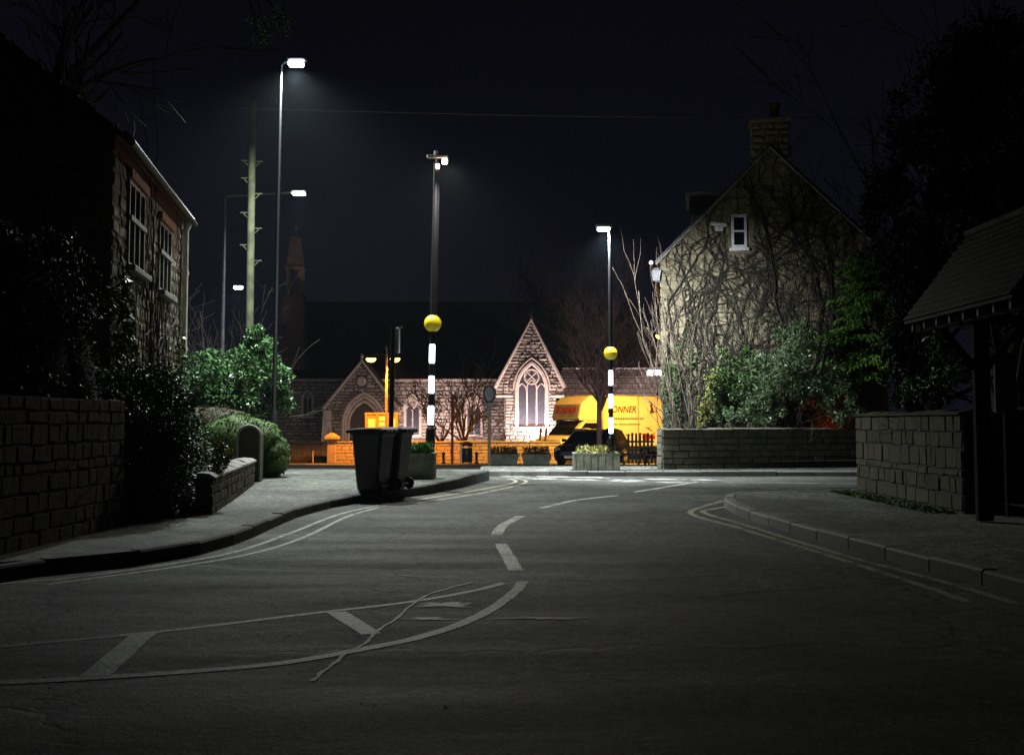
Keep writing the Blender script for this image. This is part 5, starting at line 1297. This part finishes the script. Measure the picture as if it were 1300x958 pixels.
# lettering on the sloping nose above the cab
m = MB(); m.quad((-1.262, .12, 2.70), (-1.405, .12, 2.08), (-1.405, 2.13, 2.08), (-1.262, 2.13, 2.70)); m.v = [(x - .015, y, z) for x, y, z in m.v]; nose = m.build('nose_shade_panel', 'van_grey', van, True)  # grey sheet puts the shade on the lorry's nose into colour
o = lettering('BONNER', (-1.375, 2.0, 2.30), (math.radians(90 - 13) , 0, -HX), .42, 'letter_red', nose, .2)

# ---------------- benches before the lorry
def bench(px, D, lab, flip):
    q = P(px, 588, D)
    r = thing('picnic_bench', lab, 'bench', (q.x, D, T(D)), .25, 'dark timber benches before the lorry')
    m = MB(); 
    for k in range(5): m.box(-.9, .9, -.35 + k * .14, -.235 + k * .14, .70, .74)
    m.build('table_top', 'timber', r, True)
    for y in (-.72, .62): 
        m = MB(); m.box(-.9, .9, y, y + .12, .42, .46); m.box(-.9, .9, y + .13, y + .22, .42, .46); m.build('seat', 'timber', r, True)
    for x in (-.65, .65):
        m = MB(); m.tube([(x, -.6, 0), (x, -.15, .70)], .04, 5); m.tube([(x, .6, 0), (x, .15, .70)], .04, 5); m.box(x - .03, x + .03, -.7, .75, .36, .415); m.build('leg', 'timber', r, True)
    return r
bench(806, 46, 'left one of two dark picnic benches below the lorry side', 0); bench(838, 45, 'right one of two dark picnic benches, partly behind the garden wall', 1)
q = P(797, 588, 50)
r = thing('picket_fence', 'short dark picket fence between crossing pole and picnic benches', 'fence', (q.x - .15, 48.6, T(48.6)))
m = MB()
for k in range(7): x = k * .16; m.box(x, x + .09, 0, .03, .05, 1.25 + .05 * (k % 2))
m.build('pickets', 'timber', r, True)
m = MB(); m.box(-.05, 1.1, .032, .07, .35, .43); m.box(-.05, 1.1, .032, .07, .9, .98); m.build('rails', 'timber', r, True)

# ---------------- church floodlights
def flood(pos, tgt, energy, col, cone, label, mat='flood', sz=.18, lens=True):
    pos = Vector(pos)
    d = (Vector(tgt) - pos); rz = math.atan2(-d.x, d.y)
    r = thing('floodlight', label, 'floodlight', (pos.x, pos.y, pos.z), rz, 'church floodlights')
    m = MB(); m.bevbox(-sz, sz, -.12, .0, -.02, sz * 1.5, .02); m.build('housing', 'black_metal', r, True)
    m = MB(); m.bevbox(-sz * .9, sz * .9, .003, .03, .0, sz * 1.4, .01); m.build('lens', mat, r, True)
    m = MB(); m.box(-.03, .03, -.08, -.02, -.22, -.02); m.build('bracket', 'black_metal', r, True)
    dn = d.normalized()
    light('church_light', 'SPOT', pos + Vector((dn.x * .2, .12, .32)), energy, col, tgt, .1, cone, .6)
PINK = (1.0, .80, .76)
gz = -.36
flood((P(697, 560, 66.3).x, 66.3, gz), (tc, DT, 1.2), 2000, (1, .85, .82), 120, 'floodlight at the foot of the transept, right of its big window')
flood((P(654, 560, 65.6).x, 65.6, gz), (tc, DT, 4.2), 1350, (1, .83, .8), 110, 'floodlight at the foot of the transept, left of its big window')
flood((P(553, 560, 71).x, 71.0, gz), (P(540, 500, DA).x, DA, 2.0), 850, PINK, 104, 'floodlight on the churchyard grass below the aisle, behind the crossing pole')
flood((P(578, 560, 71).x, 71.0, gz), (P(600, 500, DA).x, DA, 2.2), 850, PINK, 104, 'floodlight on the grass below the aisle, right of the brown post')
flood((P(512, 560, 71).x, 71.0, gz), (P(505, 500, DA).x, DA, 2.0), 450, PINK, 104, 'floodlight on the grass between porch and first aisle window')
flood((P(440, 560, 66).x, 66.0, gz), (pc, DP, 1.5), 70, (1, .72, .55), 120, 'dim floodlight on the grass before the church porch')
e = P(832, 474, 66)
r = thing('floodlight', 'bright white floodlight on a pole at the lorry end of the church roof', 'floodlight', (e.x, 66, -.6), 0, 'church floodlights')
m = MB(); m.tube([(.1, 0, 0), (.1, 0, e.z + .6)], .05, 8); m.build('pole', 'black_metal', r, True)
m = MB(); m.bevbox(-.45, .45, -.1, .12, e.z + .5, e.z + .78, .04); m.build('lens', 'flood', r, True)
light('church_light', 'SPOT', (e.x - .2, 66.4, e.z + .3), 900, (1, .86, .84), (P(780, 480, 72).x, 72, 2.6), .15, 150, .5)

# red lamp glowing among the shrubs
e = P(1053, 546, 31.9)
r = thing('garden_lamp', 'small red glowing lamp low among the shrubs behind the far wall', 'garden lamp', (e.x, 31.9, .3))
m = MB(); m.tube([(0, 0, 0), (0, 0, e.z - .36)], .02, 6); m.build('stake', 'black_metal', r, True)
m = MB(); m.lathe((0, 0, e.z - .3), [(0, -.06), (.06, -.05), (.07, 0), (.05, .05), (0, .06)], 10); m.build('lens', 'red_glow', r, True)
light('red_light', 'POINT', (e.x, 31.75, e.z + .12), 4, (1, .12, .05), size=.05)

# ================================================================== PLANTS
# laurel bush by the tall lamp
q = P(300, 520, 27.5)
r = thing('laurel_bush', 'big glossy green bush lit by the tallest lamp on the left', 'bush', (q.x, 27.6, .1))
m = MB(); 
cloud(m, (q.x + .05, 27.6, 2.15), (1.1, .95, .95), 16000, .10, 70, .27); cloud(m, (q.x + .55, 27.5, 3.0), (.35, .4, .5), 2600, .10, 14, .5); cloud(m, (q.x - .9, 27.8, 1.9), (.7, .8, .8), 5000, .09, 25, .35)
m.build('foliage', 'laurel', r)
m = MB(); 
for k in range(7): branch(m, (q.x + rnd.uniform(-.3, .3), 27.6, .1), (rnd.uniform(-.5, .5), rnd.uniform(-.3, .3), 1), 1.9, .04, 2, .5)
m.build('stems', 'bark', r)
# bare twiggy shrubs left of bush
q = P(262, 420, 30)
r = thing('bare_shrub', 'leafless tangled shrub behind the laurel, twigs catching white light', 'shrub', (q.x, 31, .1))
m = MB()
for k in range(10): branch(m, (q.x + rnd.uniform(-1, 1.2), 31 + rnd.uniform(-.4, .4), .1), (rnd.uniform(-.35, .35), 0, 1), 2.6, .035, 3, .55, 0, .03, 4, (2, 4))
m.build('stems', 'bark', r)
# clipped hedges
def lumpy(m, lobes, n, size, core=None):
    """solid lumpy hedge: dark core plus short surface leaves"""
    tot = sum(a[3] * a[4] + a[4] * a[5] for a in lobes)
    for (x, y, z, a, b, c) in lobes:
        lf = m; m = core if core is not None else m
        seg, rg = 18, 10; n0 = len(m.v)
        for j in range(rg + 1):
            ph = math.pi * j / rg
            for i in range(seg):
                t = 2 * math.pi * i / seg; k = .95 * (1 + .06 * math.sin(3 * t + j) + .05 * math.sin(5 * t - 2 * j))
                m.v.append((x + a * k * math.sin(ph) * math.cos(t), y + b * k * math.sin(ph) * math.sin(t), z + c * k * math.cos(ph)))
        for j in range(rg):
            for i in range(seg): p_, q_ = n0 + j * seg + i, n0 + j * seg + (i + 1) % seg; m.f.append((p_, q_, q_ + seg, p_ + seg))
        m = lf
        k = int(n * (a * b + b * c) / tot); d = nr.normal(size=(k, 3)); d /= np.linalg.norm(d, axis=1, keepdims=True)
        C = np.array([x, y, z]) + d * np.array([a, b, c]) * (.95 + .09 * nr.random((k, 1)) + .05 * np.sin(d[:, :1] * 9) * np.sin(d[:, 2:] * 8))
        D = d + nr.normal(size=d.shape) * .7; D /= np.linalg.norm(D, axis=1, keepdims=True); L = size * (.6 + .8 * nr.random(k)); m.quads_np(leafquads(C, D, L, L * .45))
q = P(310, 560, 23.8)
r = thing('clipped_hedge', 'lumpy moss-green hedge spilling over the pavement beside the round-topped stone', 'hedge', (q.x, 23.8, .2))
m = MB(); X = lambda px: P(px, 560, 23.8).x; Zh = lambda py: zat(py, 23.8)
lumpy(m, [(X(300), 23.9, Zh(565), .75, .6, .62), (X(333), 23.8, Zh(560), .40, .5, .42), (X(350), 23.8, Zh(572), .26, .45, .30), (X(352), 23.8, Zh(584), .24, .4, .30), (X(322), 24, Zh(590), .5, .5, .5), (X(275), 24, Zh(580), .6, .6, .6)], 14000, .05)
m.build('foliage', 'hedge', r)
r = thing('clipped_hedge', 'dull brown-green clipped hedge against the far end of the cottage', 'hedge', (X(262), 24.5, .2))
m = MB(); lumpy(m, [(X(262), 24.6, Zh(555), .9, .6, .62), (X(240), 24.6, Zh(560), .7, .6, .7)], 9000, .05); m.build('foliage', 'hedge_brown', r)
# yellow plant on the wall
q = P(287, 580, 16.3)
r = thing('yellow_shrub', 'small yellow-green shrub at the near end of the low garden wall', 'shrub', (q.x - .02, 16.1, .3))
m = MB(); cloud(m, (q.x - .03, 16.1, .80), (.10, .2, .22), 900, .045, 20, .5); m.build('foliage', 'yellowleaf', r)
m = MB(); branch(m, (q.x - .04, 16.1, .25), (0, 0, 1), .5, .012, 2, .4); m.build('stems', 'bark', r)
# the overhanging ivy bush between the black wall and the low wall
r = thing('ivy_bush', 'sloping mass of glossy dark ivy bush below the lamplit cottage wall', 'bush', (-4.7, 15.2, .2))
m = MB()
cloud(m, (-4.75, 14.9, 1.05), (.7, 1.0, 1.05), 32000, .048, 110, .28, .7); cloud(m, (-4.9, 15.9, .8), (.62, 1.3, .8), 22000, .048, 80, .3, .7)
cloud(m, (-5.1, 14.2, 1.6), (.35, .6, .55), 7000, .048, 35, .35, .7); cloud(m, (-4.35, 15.0, .6), (.35, .9, .55), 12000, .045, 40, .35, .7); cloud(m, (-5.2, 18.5, .55), (.55, 1.8, .5), 6000, .06, 40, .3, .7)
m.build('foliage', 'ivy', r)
m = MB()
for k in range(8): branch(m, (-4.9 + rnd.uniform(-.3, .3), 14.6 + rnd.uniform(-.5, 1), .1), (rnd.uniform(-.2, .5), rnd.uniform(-.4, .2), 1), 1.3, .03, 2, .5)
m.build('stems', 'bark', r)
# ivy mass over the near wall, dark
r = thing('ivy_mass', 'black towering ivy growing over the near left wall', 'ivy', (-5.3, 12, .2))
m = MB(); co_ = MB(); lumpy(m, [(-5.45, 12.3, 2.1, .75, 1.5, 1.2), (-5.7, 10.4, 2.2, .9, 1.8, 1.6), (-5.25, 13.2, 1.6, .6, .8, 1.0), (-6.2, 13.0, 2.4, 1.1, 1.5, 1.3)], 30000, .06, co_); co_.build('inner_shade', 'hedge_core', r)  # near-black solid core stands in for the shade inside the ivy
cloud(m, (-5.2, 12.8, 2.75), (.75, 1.0, .55), 11000, .055, 40, .35, .8)
m.build('foliage', 'ivy', r)
# moss strip at the foot of the right wall
mb = MB(); n = 2600
C = np.stack([5.62 - nr.random(n) ** 2 * .35, nr.uniform(15, 19.9, n), .135 + .03 * nr.random(n)], 1); D = nr.normal(size=(n, 3)) * .5 + np.array([0, 0, .7]); D /= np.linalg.norm(D, axis=1, keepdims=True)
mb.quads_np(leafquads(C, D, .03 + .05 * nr.random(n), np.full(n, .018))); tag(mb.build('moss_and_grass', 'hedge'), 'ragged green moss and grass along the foot of the right wall', 'moss', kind='stuff')
# litter by the wall end
q = G(349, 603, .2); mb = MB()
for k in range(7):
    c = Vector((q.x + rnd.uniform(-.12, .12), q.y + rnd.uniform(-.2, .2), .22)); s_ = rnd.uniform(.04, .09)
    mb.hexa([c + Vector((rnd.uniform(-1, 1) * .02 + x * s_, rnd.uniform(-1, 1) * .02 + y * s_, z * s_)) for x, y, z in ((-1, -1, 0), (1, -1, 0), (1, 1, 0), (-1, 1, 0), (-.6, -.8, 1), (.8, -.6, .7), (.6, .8, 1), (-.8, .6, .6))])
o = mb.build('crumpled_litter', 'litter'); tag(o, 'crumpled white litter on the pavement at the end of the low wall', 'litter')

mb = MB()
for k in range(260):
    x, y = rnd.uniform(-4, 5), rnd.uniform(5, 20); c = Vector((x, y, .004)); a = rnd.uniform(.003, .007)
    mb.hexa([c + Vector((rnd.uniform(.6, 1.2) * i * a, rnd.uniform(.6, 1.2) * j * a, k_ * a * .9)) for i, j, k_ in ((-1, -1, 0), (1, -1, 0), (1, 1, 0), (-1, 1, 0), (-.7, -.7, 1), (.7, -.7, 1), (.7, .7, 1), (-.7, .7, 1))])
tag(mb.build('gravel', 'kerb'), 'scattered grit and loose stones on the carriageway', 'gravel', kind='stuff')
# right garden: multi-stem bare shrub
q = P(868, 545, 31.2)
r = thing('bare_shrub', 'tall pale leafless many-stemmed shrub against the ivy house', 'shrub', (q.x, 31.2, .3))
m = MB()
for k in range(17):
    a = rnd.uniform(-.36, .36); ln = rnd.uniform(2.8, 4.6)
    branch(m, (q.x + rnd.uniform(-.28, .28), 31.2 + rnd.uniform(-.3, .25), .3), (a, rnd.uniform(-.08, .08), 1), ln, .022, 2, .12, 0, .07, 7, (1, 3), rmin=.004, shrink=(.3, .55))
for k in range(7): branch(m, (q.x - .5, 31.1, .9 + k * .3), (-.8, -.1, rnd.uniform(.5, 1.0)), .85, .018, 2, .25, 0, .12, 6, (2, 3), rmin=.006, shrink=(.35, .6))
m.build('stems', 'bark_pale', r)
def bush(name, label, px, D, blobs, mat, base=.3, stems=5, cat='shrub', size=.08, wr=.45):
    q = P(px, 540, D)
    r = thing(name, label, cat, (q.x, D, base)); m = MB()
    for (bx_, by_, rx, rz_b, n) in blobs:
        c = P(bx_, by_, D); s_ = D / F
        cloud(m, (c.x, D + rnd.uniform(-.15, .15), c.z), (rx * s_, min(.75, rx * s_), rz_b * s_), n, size, max(10, n // 110), .33, .7, wr=wr)
    m.build('foliage', mat, r)
    m = MB()
    for k in range(stems): branch(m, (q.x + rnd.uniform(-.3, .3), D, base), (rnd.uniform(-.5, .5), 0, 1), 1.3, .025, 2, .5)
    m.build('stems', 'bark', r)
    return r
bush('evergreen_shrub', 'dark green shrub with yellow edges between bare stems and silver bush', 912, 31.3, [(925, 485, 26, 40, 4500), (915, 520, 25, 26, 3500), (950, 470, 16, 26, 1500)], 'greenleaf')
bush('variegated_shrub', 'narrow yellow-leaved shrub just right of the bare stems', 893, 30.8, [(891, 522, 8, 24, 800), (902, 492, 8, 30, 600)], 'yellowleaf', size=.06)
bush('silver_shrub', 'large glossy silver-leaved bush in the middle above the far garden wall', 1000, 31.0, [(990, 480, 42, 38, 7500), (1010, 445, 28, 35, 3500), (965, 515, 30, 24, 3500), (1045, 490, 34, 28, 3800), (930, 532, 22, 14, 1800), (1075, 520, 22, 24, 1500)], 'silver', size=.085, wr=.32)
bush('silver_shrub', 'dim shrub peeping over the dark wall under the lychgate roof', 1190, 17.5, [(1195, 470, 38, 45, 2500), (1160, 495, 40, 22, 1200)], 'ivy', size=.07)
bush('evergreen_shrub', 'dark ground-hugging evergreen filling the gap right of the silver bush', 1085, 32.2, [(1075, 500, 40, 40, 4500), (1030, 525, 60, 20, 3000)], 'ivy')
# conifer with drooping sprays
q = P(1085, 545, 31.8)
r = thing('conifer_tree', 'drooping bright green conifer right of the silver bush', 'conifer', (q.x + .6, 32.0, .3))
tr = Vector((q.x + .6, 32.0, .3)); m = MB(); m.tube([tr, tr + Vector((.1, 0, 3)), tr + Vector((0, 0, 6.2))], [.16, .11, .04], 8); m.build('trunk', 'bark', r)
m = MB(); Cs, Ds, Ls = [], [], []; tw_ = MB()
for k in range(120):
    z = rnd.uniform(1.9, 5.6); ln = (1.0 - (z - 1.5) / 6.5) * 2.2 * rnd.uniform(.7, 1.1); a = rnd.uniform(math.pi * .85, math.pi * 2.15) if rnd.random() < .8 else rnd.uniform(0, 6.28)
    p = tr + Vector((0, 0, z)); d = Vector((math.cos(a), math.sin(a) * .6, .25)); pts = [p.copy()]
    for s_ in range(14):
        d = (d + Vector((0, 0, -.055))).normalized(); p = p + d * ln / 14; pts.append(p.copy())
        if s_ > 3:
            for j in range(15):
                side = Vector((-d.y, d.x, 0)).normalized() * rnd.uniform(-1, 1) * .30 * (1 - abs(s_ - 8) / 12)
                c = p + side + Vector((rnd.gauss(0, .03), rnd.gauss(0, .05), -abs(rnd.gauss(0, .06)) - .15 * abs(side.length)))
                dd = (d * .8 + side * 2.2 + Vector((0, 0, -.45)) + Vector((rnd.gauss(0, .15), rnd.gauss(0, .15), rnd.gauss(0, .15)))).normalized()
                Cs.append(c); Ds.append(dd); Ls.append(rnd.uniform(.08, .17))
    tw_.tube(pts, [.02 * (1 - i / 16) for i in range(len(pts))], 4, caps=False)
m.quads_np(leafquads(np.array([tuple(c) for c in Cs]), np.array([tuple(c) for c in Ds]), np.array(Ls), np.array(Ls) * .28)); m.build('foliage', 'conifer', r)
tw_.build('branches', 'bark', r)

def bare_tree(name, label, base, h, r0, n_limbs, spread, mat, depth=4, trunk_h=.3, up=.03, kids=(2, 3), lean=(0, 0), ysq=1, rmin=.008, cat='tree', group=None):
    base = Vector(base)
    r = thing(name, label, cat, base, 0, group)
    th = h * trunk_h; topp = base + Vector((lean[0], lean[1], th))
    m = MB(); m.tube([base - Vector((0, 0, .1)), base + Vector((lean[0] * .3, 0, th * .5)), topp], [r0 * 1.15, r0, r0 * .85], 8); m.build('trunk', mat, r)
    m = MB()
    for k in range(n_limbs):
        a = 2 * math.pi * k / n_limbs + rnd.uniform(-.4, .4); s_ = spread * rnd.uniform(.6, 1.2)
        branch(m, topp - Vector((0, 0, rnd.uniform(0, th * .25))), (math.cos(a) * s_, math.sin(a) * s_ * ysq, 1), (h - th) * rnd.uniform(.5, .7), r0 * .5, depth, .33, 0, up, 5, kids, rmin=rmin)
    m.build('crown', mat, r)
    return r
# planter tree
q = P(759, 570, 29.1)
bare_tree('street_tree', 'slim reddish bare tree with upswept twigs behind the right planter and pole', (P(761, 570, 43).x, 43, T(43)), 6.0, .10, 10, .50, 'bark_red', 4, .42, .06, (3, 4), rmin=.006)
bare_tree('bare_tree', 'dark spreading bare tree between litter bin and oval sign, before the church', (P(588, 570, 58).x, 58, -.6), 4.6, .12, 9, .8, 'bark', 4, .22, .02, rmin=.012)
bare_tree('bare_tree', 'small dim bare tree right behind the tall crossing pole', (P(560, 570, 60).x, 60, -.6), 3.6, .08, 7, .8, 'bark', 3, .25, .02, rmin=.012)
bare_tree('bare_tree', 'tall reddish bare tree behind the church chancel, left of the right crossing pole', (P(735, 560, 84).x, 84, -.6), 11.5, .25, 12, .45, 'bark_red', 5, .2, .04, (2, 3), rmin=.016)
bare_tree('bare_tree', 'tall reddish bare tree behind the chancel beside the ivy house corner', (P(815, 560, 80).x, 80, -.6), 10, .22, 11, .5, 'bark_red', 5, .2, .04, (2, 3), rmin=.016)
bare_tree('bare_tree', 'tall dark bare tree rising right of the ivy house chimney', (P(1165, 560, 42).x, 42, .2), 10, .3, 9, .25, 'vine', 4, .2, .02, (2, 3), rmin=.01)
bare_tree('bare_tree', 'tall dark bare tree rising behind the lychgate roof', (P(1275, 560, 26).x, 26, .2), 8.5, .28, 9, .25, 'vine', 4, .2, .02, (2, 3), rmin=.008)
# dark evergreen on the right
def dark_tree(label, px, D, blobs, base=.2, h=4):
    q = P(px, 560, D)
    r = thing('evergreen_tree', label, 'tree', (q.x, D, base))
    m = MB(); m.tube([(q.x, D, base), (q.x + .1, D, h)], [.2, .1], 8)
    for k in range(6): branch(m, (q.x, D, base + h * .3 + k * .3), (rnd.uniform(-1, 1), rnd.uniform(-.5, .5), .6), 2.0, .06, 2, .5)
    m.build('trunk', 'bark', r)
    m = MB()
    for bx_, by_, rx, rz_b, n in blobs: c = P(bx_, by_, D); s_ = D / F; cloud(m, (c.x, D, c.z), (rx * s_, rx * s_ * .8, rz_b * s_), n, .10, n // 90, .3, .6)
    m.build('crown', 'darkleaf', r)
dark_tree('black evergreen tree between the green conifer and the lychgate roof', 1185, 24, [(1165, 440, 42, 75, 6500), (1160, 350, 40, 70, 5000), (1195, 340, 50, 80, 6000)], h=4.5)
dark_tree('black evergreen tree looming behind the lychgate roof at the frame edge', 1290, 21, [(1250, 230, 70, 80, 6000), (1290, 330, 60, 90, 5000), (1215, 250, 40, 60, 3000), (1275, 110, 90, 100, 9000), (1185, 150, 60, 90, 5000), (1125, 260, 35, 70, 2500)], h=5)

# overhanging leafy twigs near the tall lamp, from a tree behind the cottage
r = thing('overhanging_tree', 'tree behind the cottage whose hanging twigs glint beside the tallest lamp', 'tree', (-10.5, 24.5, .1))
m = MB(); m.tube([(-10.5, 24.5, .1), (-10.2, 24.6, 4), (-9.6, 24.8, 8.5)], [.35, .28, .18], 10); m.build('trunk', 'bark', r)
m = MB(); tips = []
for k in range(10): branch(m, (-9.9 + rnd.uniform(0, .3), 24.7, 7.0 + .17 * k), (rnd.uniform(.1, .8), rnd.uniform(-.5, .5), rnd.uniform(.5, 1)), rnd.uniform(1.6, 2.5), .07, 3, .4, .02, 0, 5, (2, 3), tips, rmin=.008)
m.build('crown', 'vine', r)
m = MB()
for k in range(5):
    c = P((322, 340, 352, 362, 330)[k], (22, 35, 18, 36, 50)[k], 25.6); cloud(m, (c.x, 25.6, c.z), (.28, .3, .2), 130, .06, 8, .5)
    mm = c
m.build('leaves', 'ivy', r)
m = MB(); m.tube([(-9.6, 24.8, 8.5), (-8, 25.2, 10.6), (-6.4, 25.5, 11.0), (-5.4, 25.6, 10.7)], [.1, .06, .03, .012], 6)
for px, py in ((322, 22), (340, 35), (352, 18), (362, 36), (330, 50)): c = P(px, py, 25.6); m.tube([(-6.2, 25.5, 11.0), ((c.x - 6.2) / 2, 25.6, 11.0), (c.x, 25.6, c.z)], [.015, .01, .006], 4)
m.build('hanging_branch', 'vine', r)

# night air: thin even haze round the whole place, it carries the glow of the lamps
mb = MB(); mb.box(-75, 75, -14, 135, -2.0, 24)
m_, nt_h, bs_ = newmat('haze air'); nt_h.nodes.remove(bs_)
pv = nt_h.nodes.new('ShaderNodeVolumePrincipled'); pv.inputs['Density'].default_value = 0.00026; pv.inputs['Color'].default_value = (.72, .86, 1, 1); pv.inputs['Anisotropy'].default_value = 0.45
nt_h.links.new(pv.outputs[0], nt_h.nodes['Material Output'].inputs['Volume']); M['haze'] = m_
o = mb.build('haze', 'haze'); o['kind'] = 'stuff'

# ================================================================== WORLD AND CAMERA
w = bpy.data.worlds.new('World'); S.world = w; w.use_nodes = True
nt = w.node_tree; bg = nt.nodes['Background']
tc = nt.nodes.new('ShaderNodeTexCoord'); sp = nt.nodes.new('ShaderNodeSeparateXYZ'); nt.links.new(tc.outputs['Generated'], sp.inputs[0])
no = N(nt, 'ShaderNodeTexNoise', Scale=2.5, Detail=4.0); nt.links.new(tc.outputs['Generated'], no.inputs['Vector'])
ad = N(nt, 'ShaderNodeMath'); ad.operation = 'MULTIPLY_ADD'; nt.links.new(no.outputs['Fac'], ad.inputs[0]); ad.inputs[1].default_value = .18; nt.links.new(sp.outputs['Z'], ad.inputs[2])
c = ramp(nt, ad.outputs[0], [(0.05, (0.0062, 0.0066, 0.0125)), (0.30, (0.0042, 0.0044, 0.0076)), (0.5, (0.0027, 0.0028, 0.0042))])
nt.links.new(c, bg.inputs['Color']); bg.inputs['Strength'].default_value = 0.8

cam = bpy.data.cameras.new('camera'); co = bpy.data.objects.new('camera', cam); COL.objects.link(co); S.camera = co
cam.sensor_width = 36; cam.lens = F / 1300 * 36; cam.clip_end = 2000; cam.clip_start = .05
cam.shift_y = -(479 - CY) / 1300.0
co.location = (0, 0, HC); co.rotation_euler = (math.pi / 2 + TILT, 0, 0)
S.view_settings.view_transform = 'Standard'; S.view_settings.look = 'None'; S.view_settings.exposure = 0; S.view_settings.gamma = 1
S.view_settings.use_curve_mapping = False
S.cycles.max_bounces = 5; S.cycles.diffuse_bounces = 3; S.cycles.glossy_bounces = 3; S.cycles.sample_clamp_indirect = 3
S.cycles.caustics_reflective = False; S.cycles.caustics_refractive = False
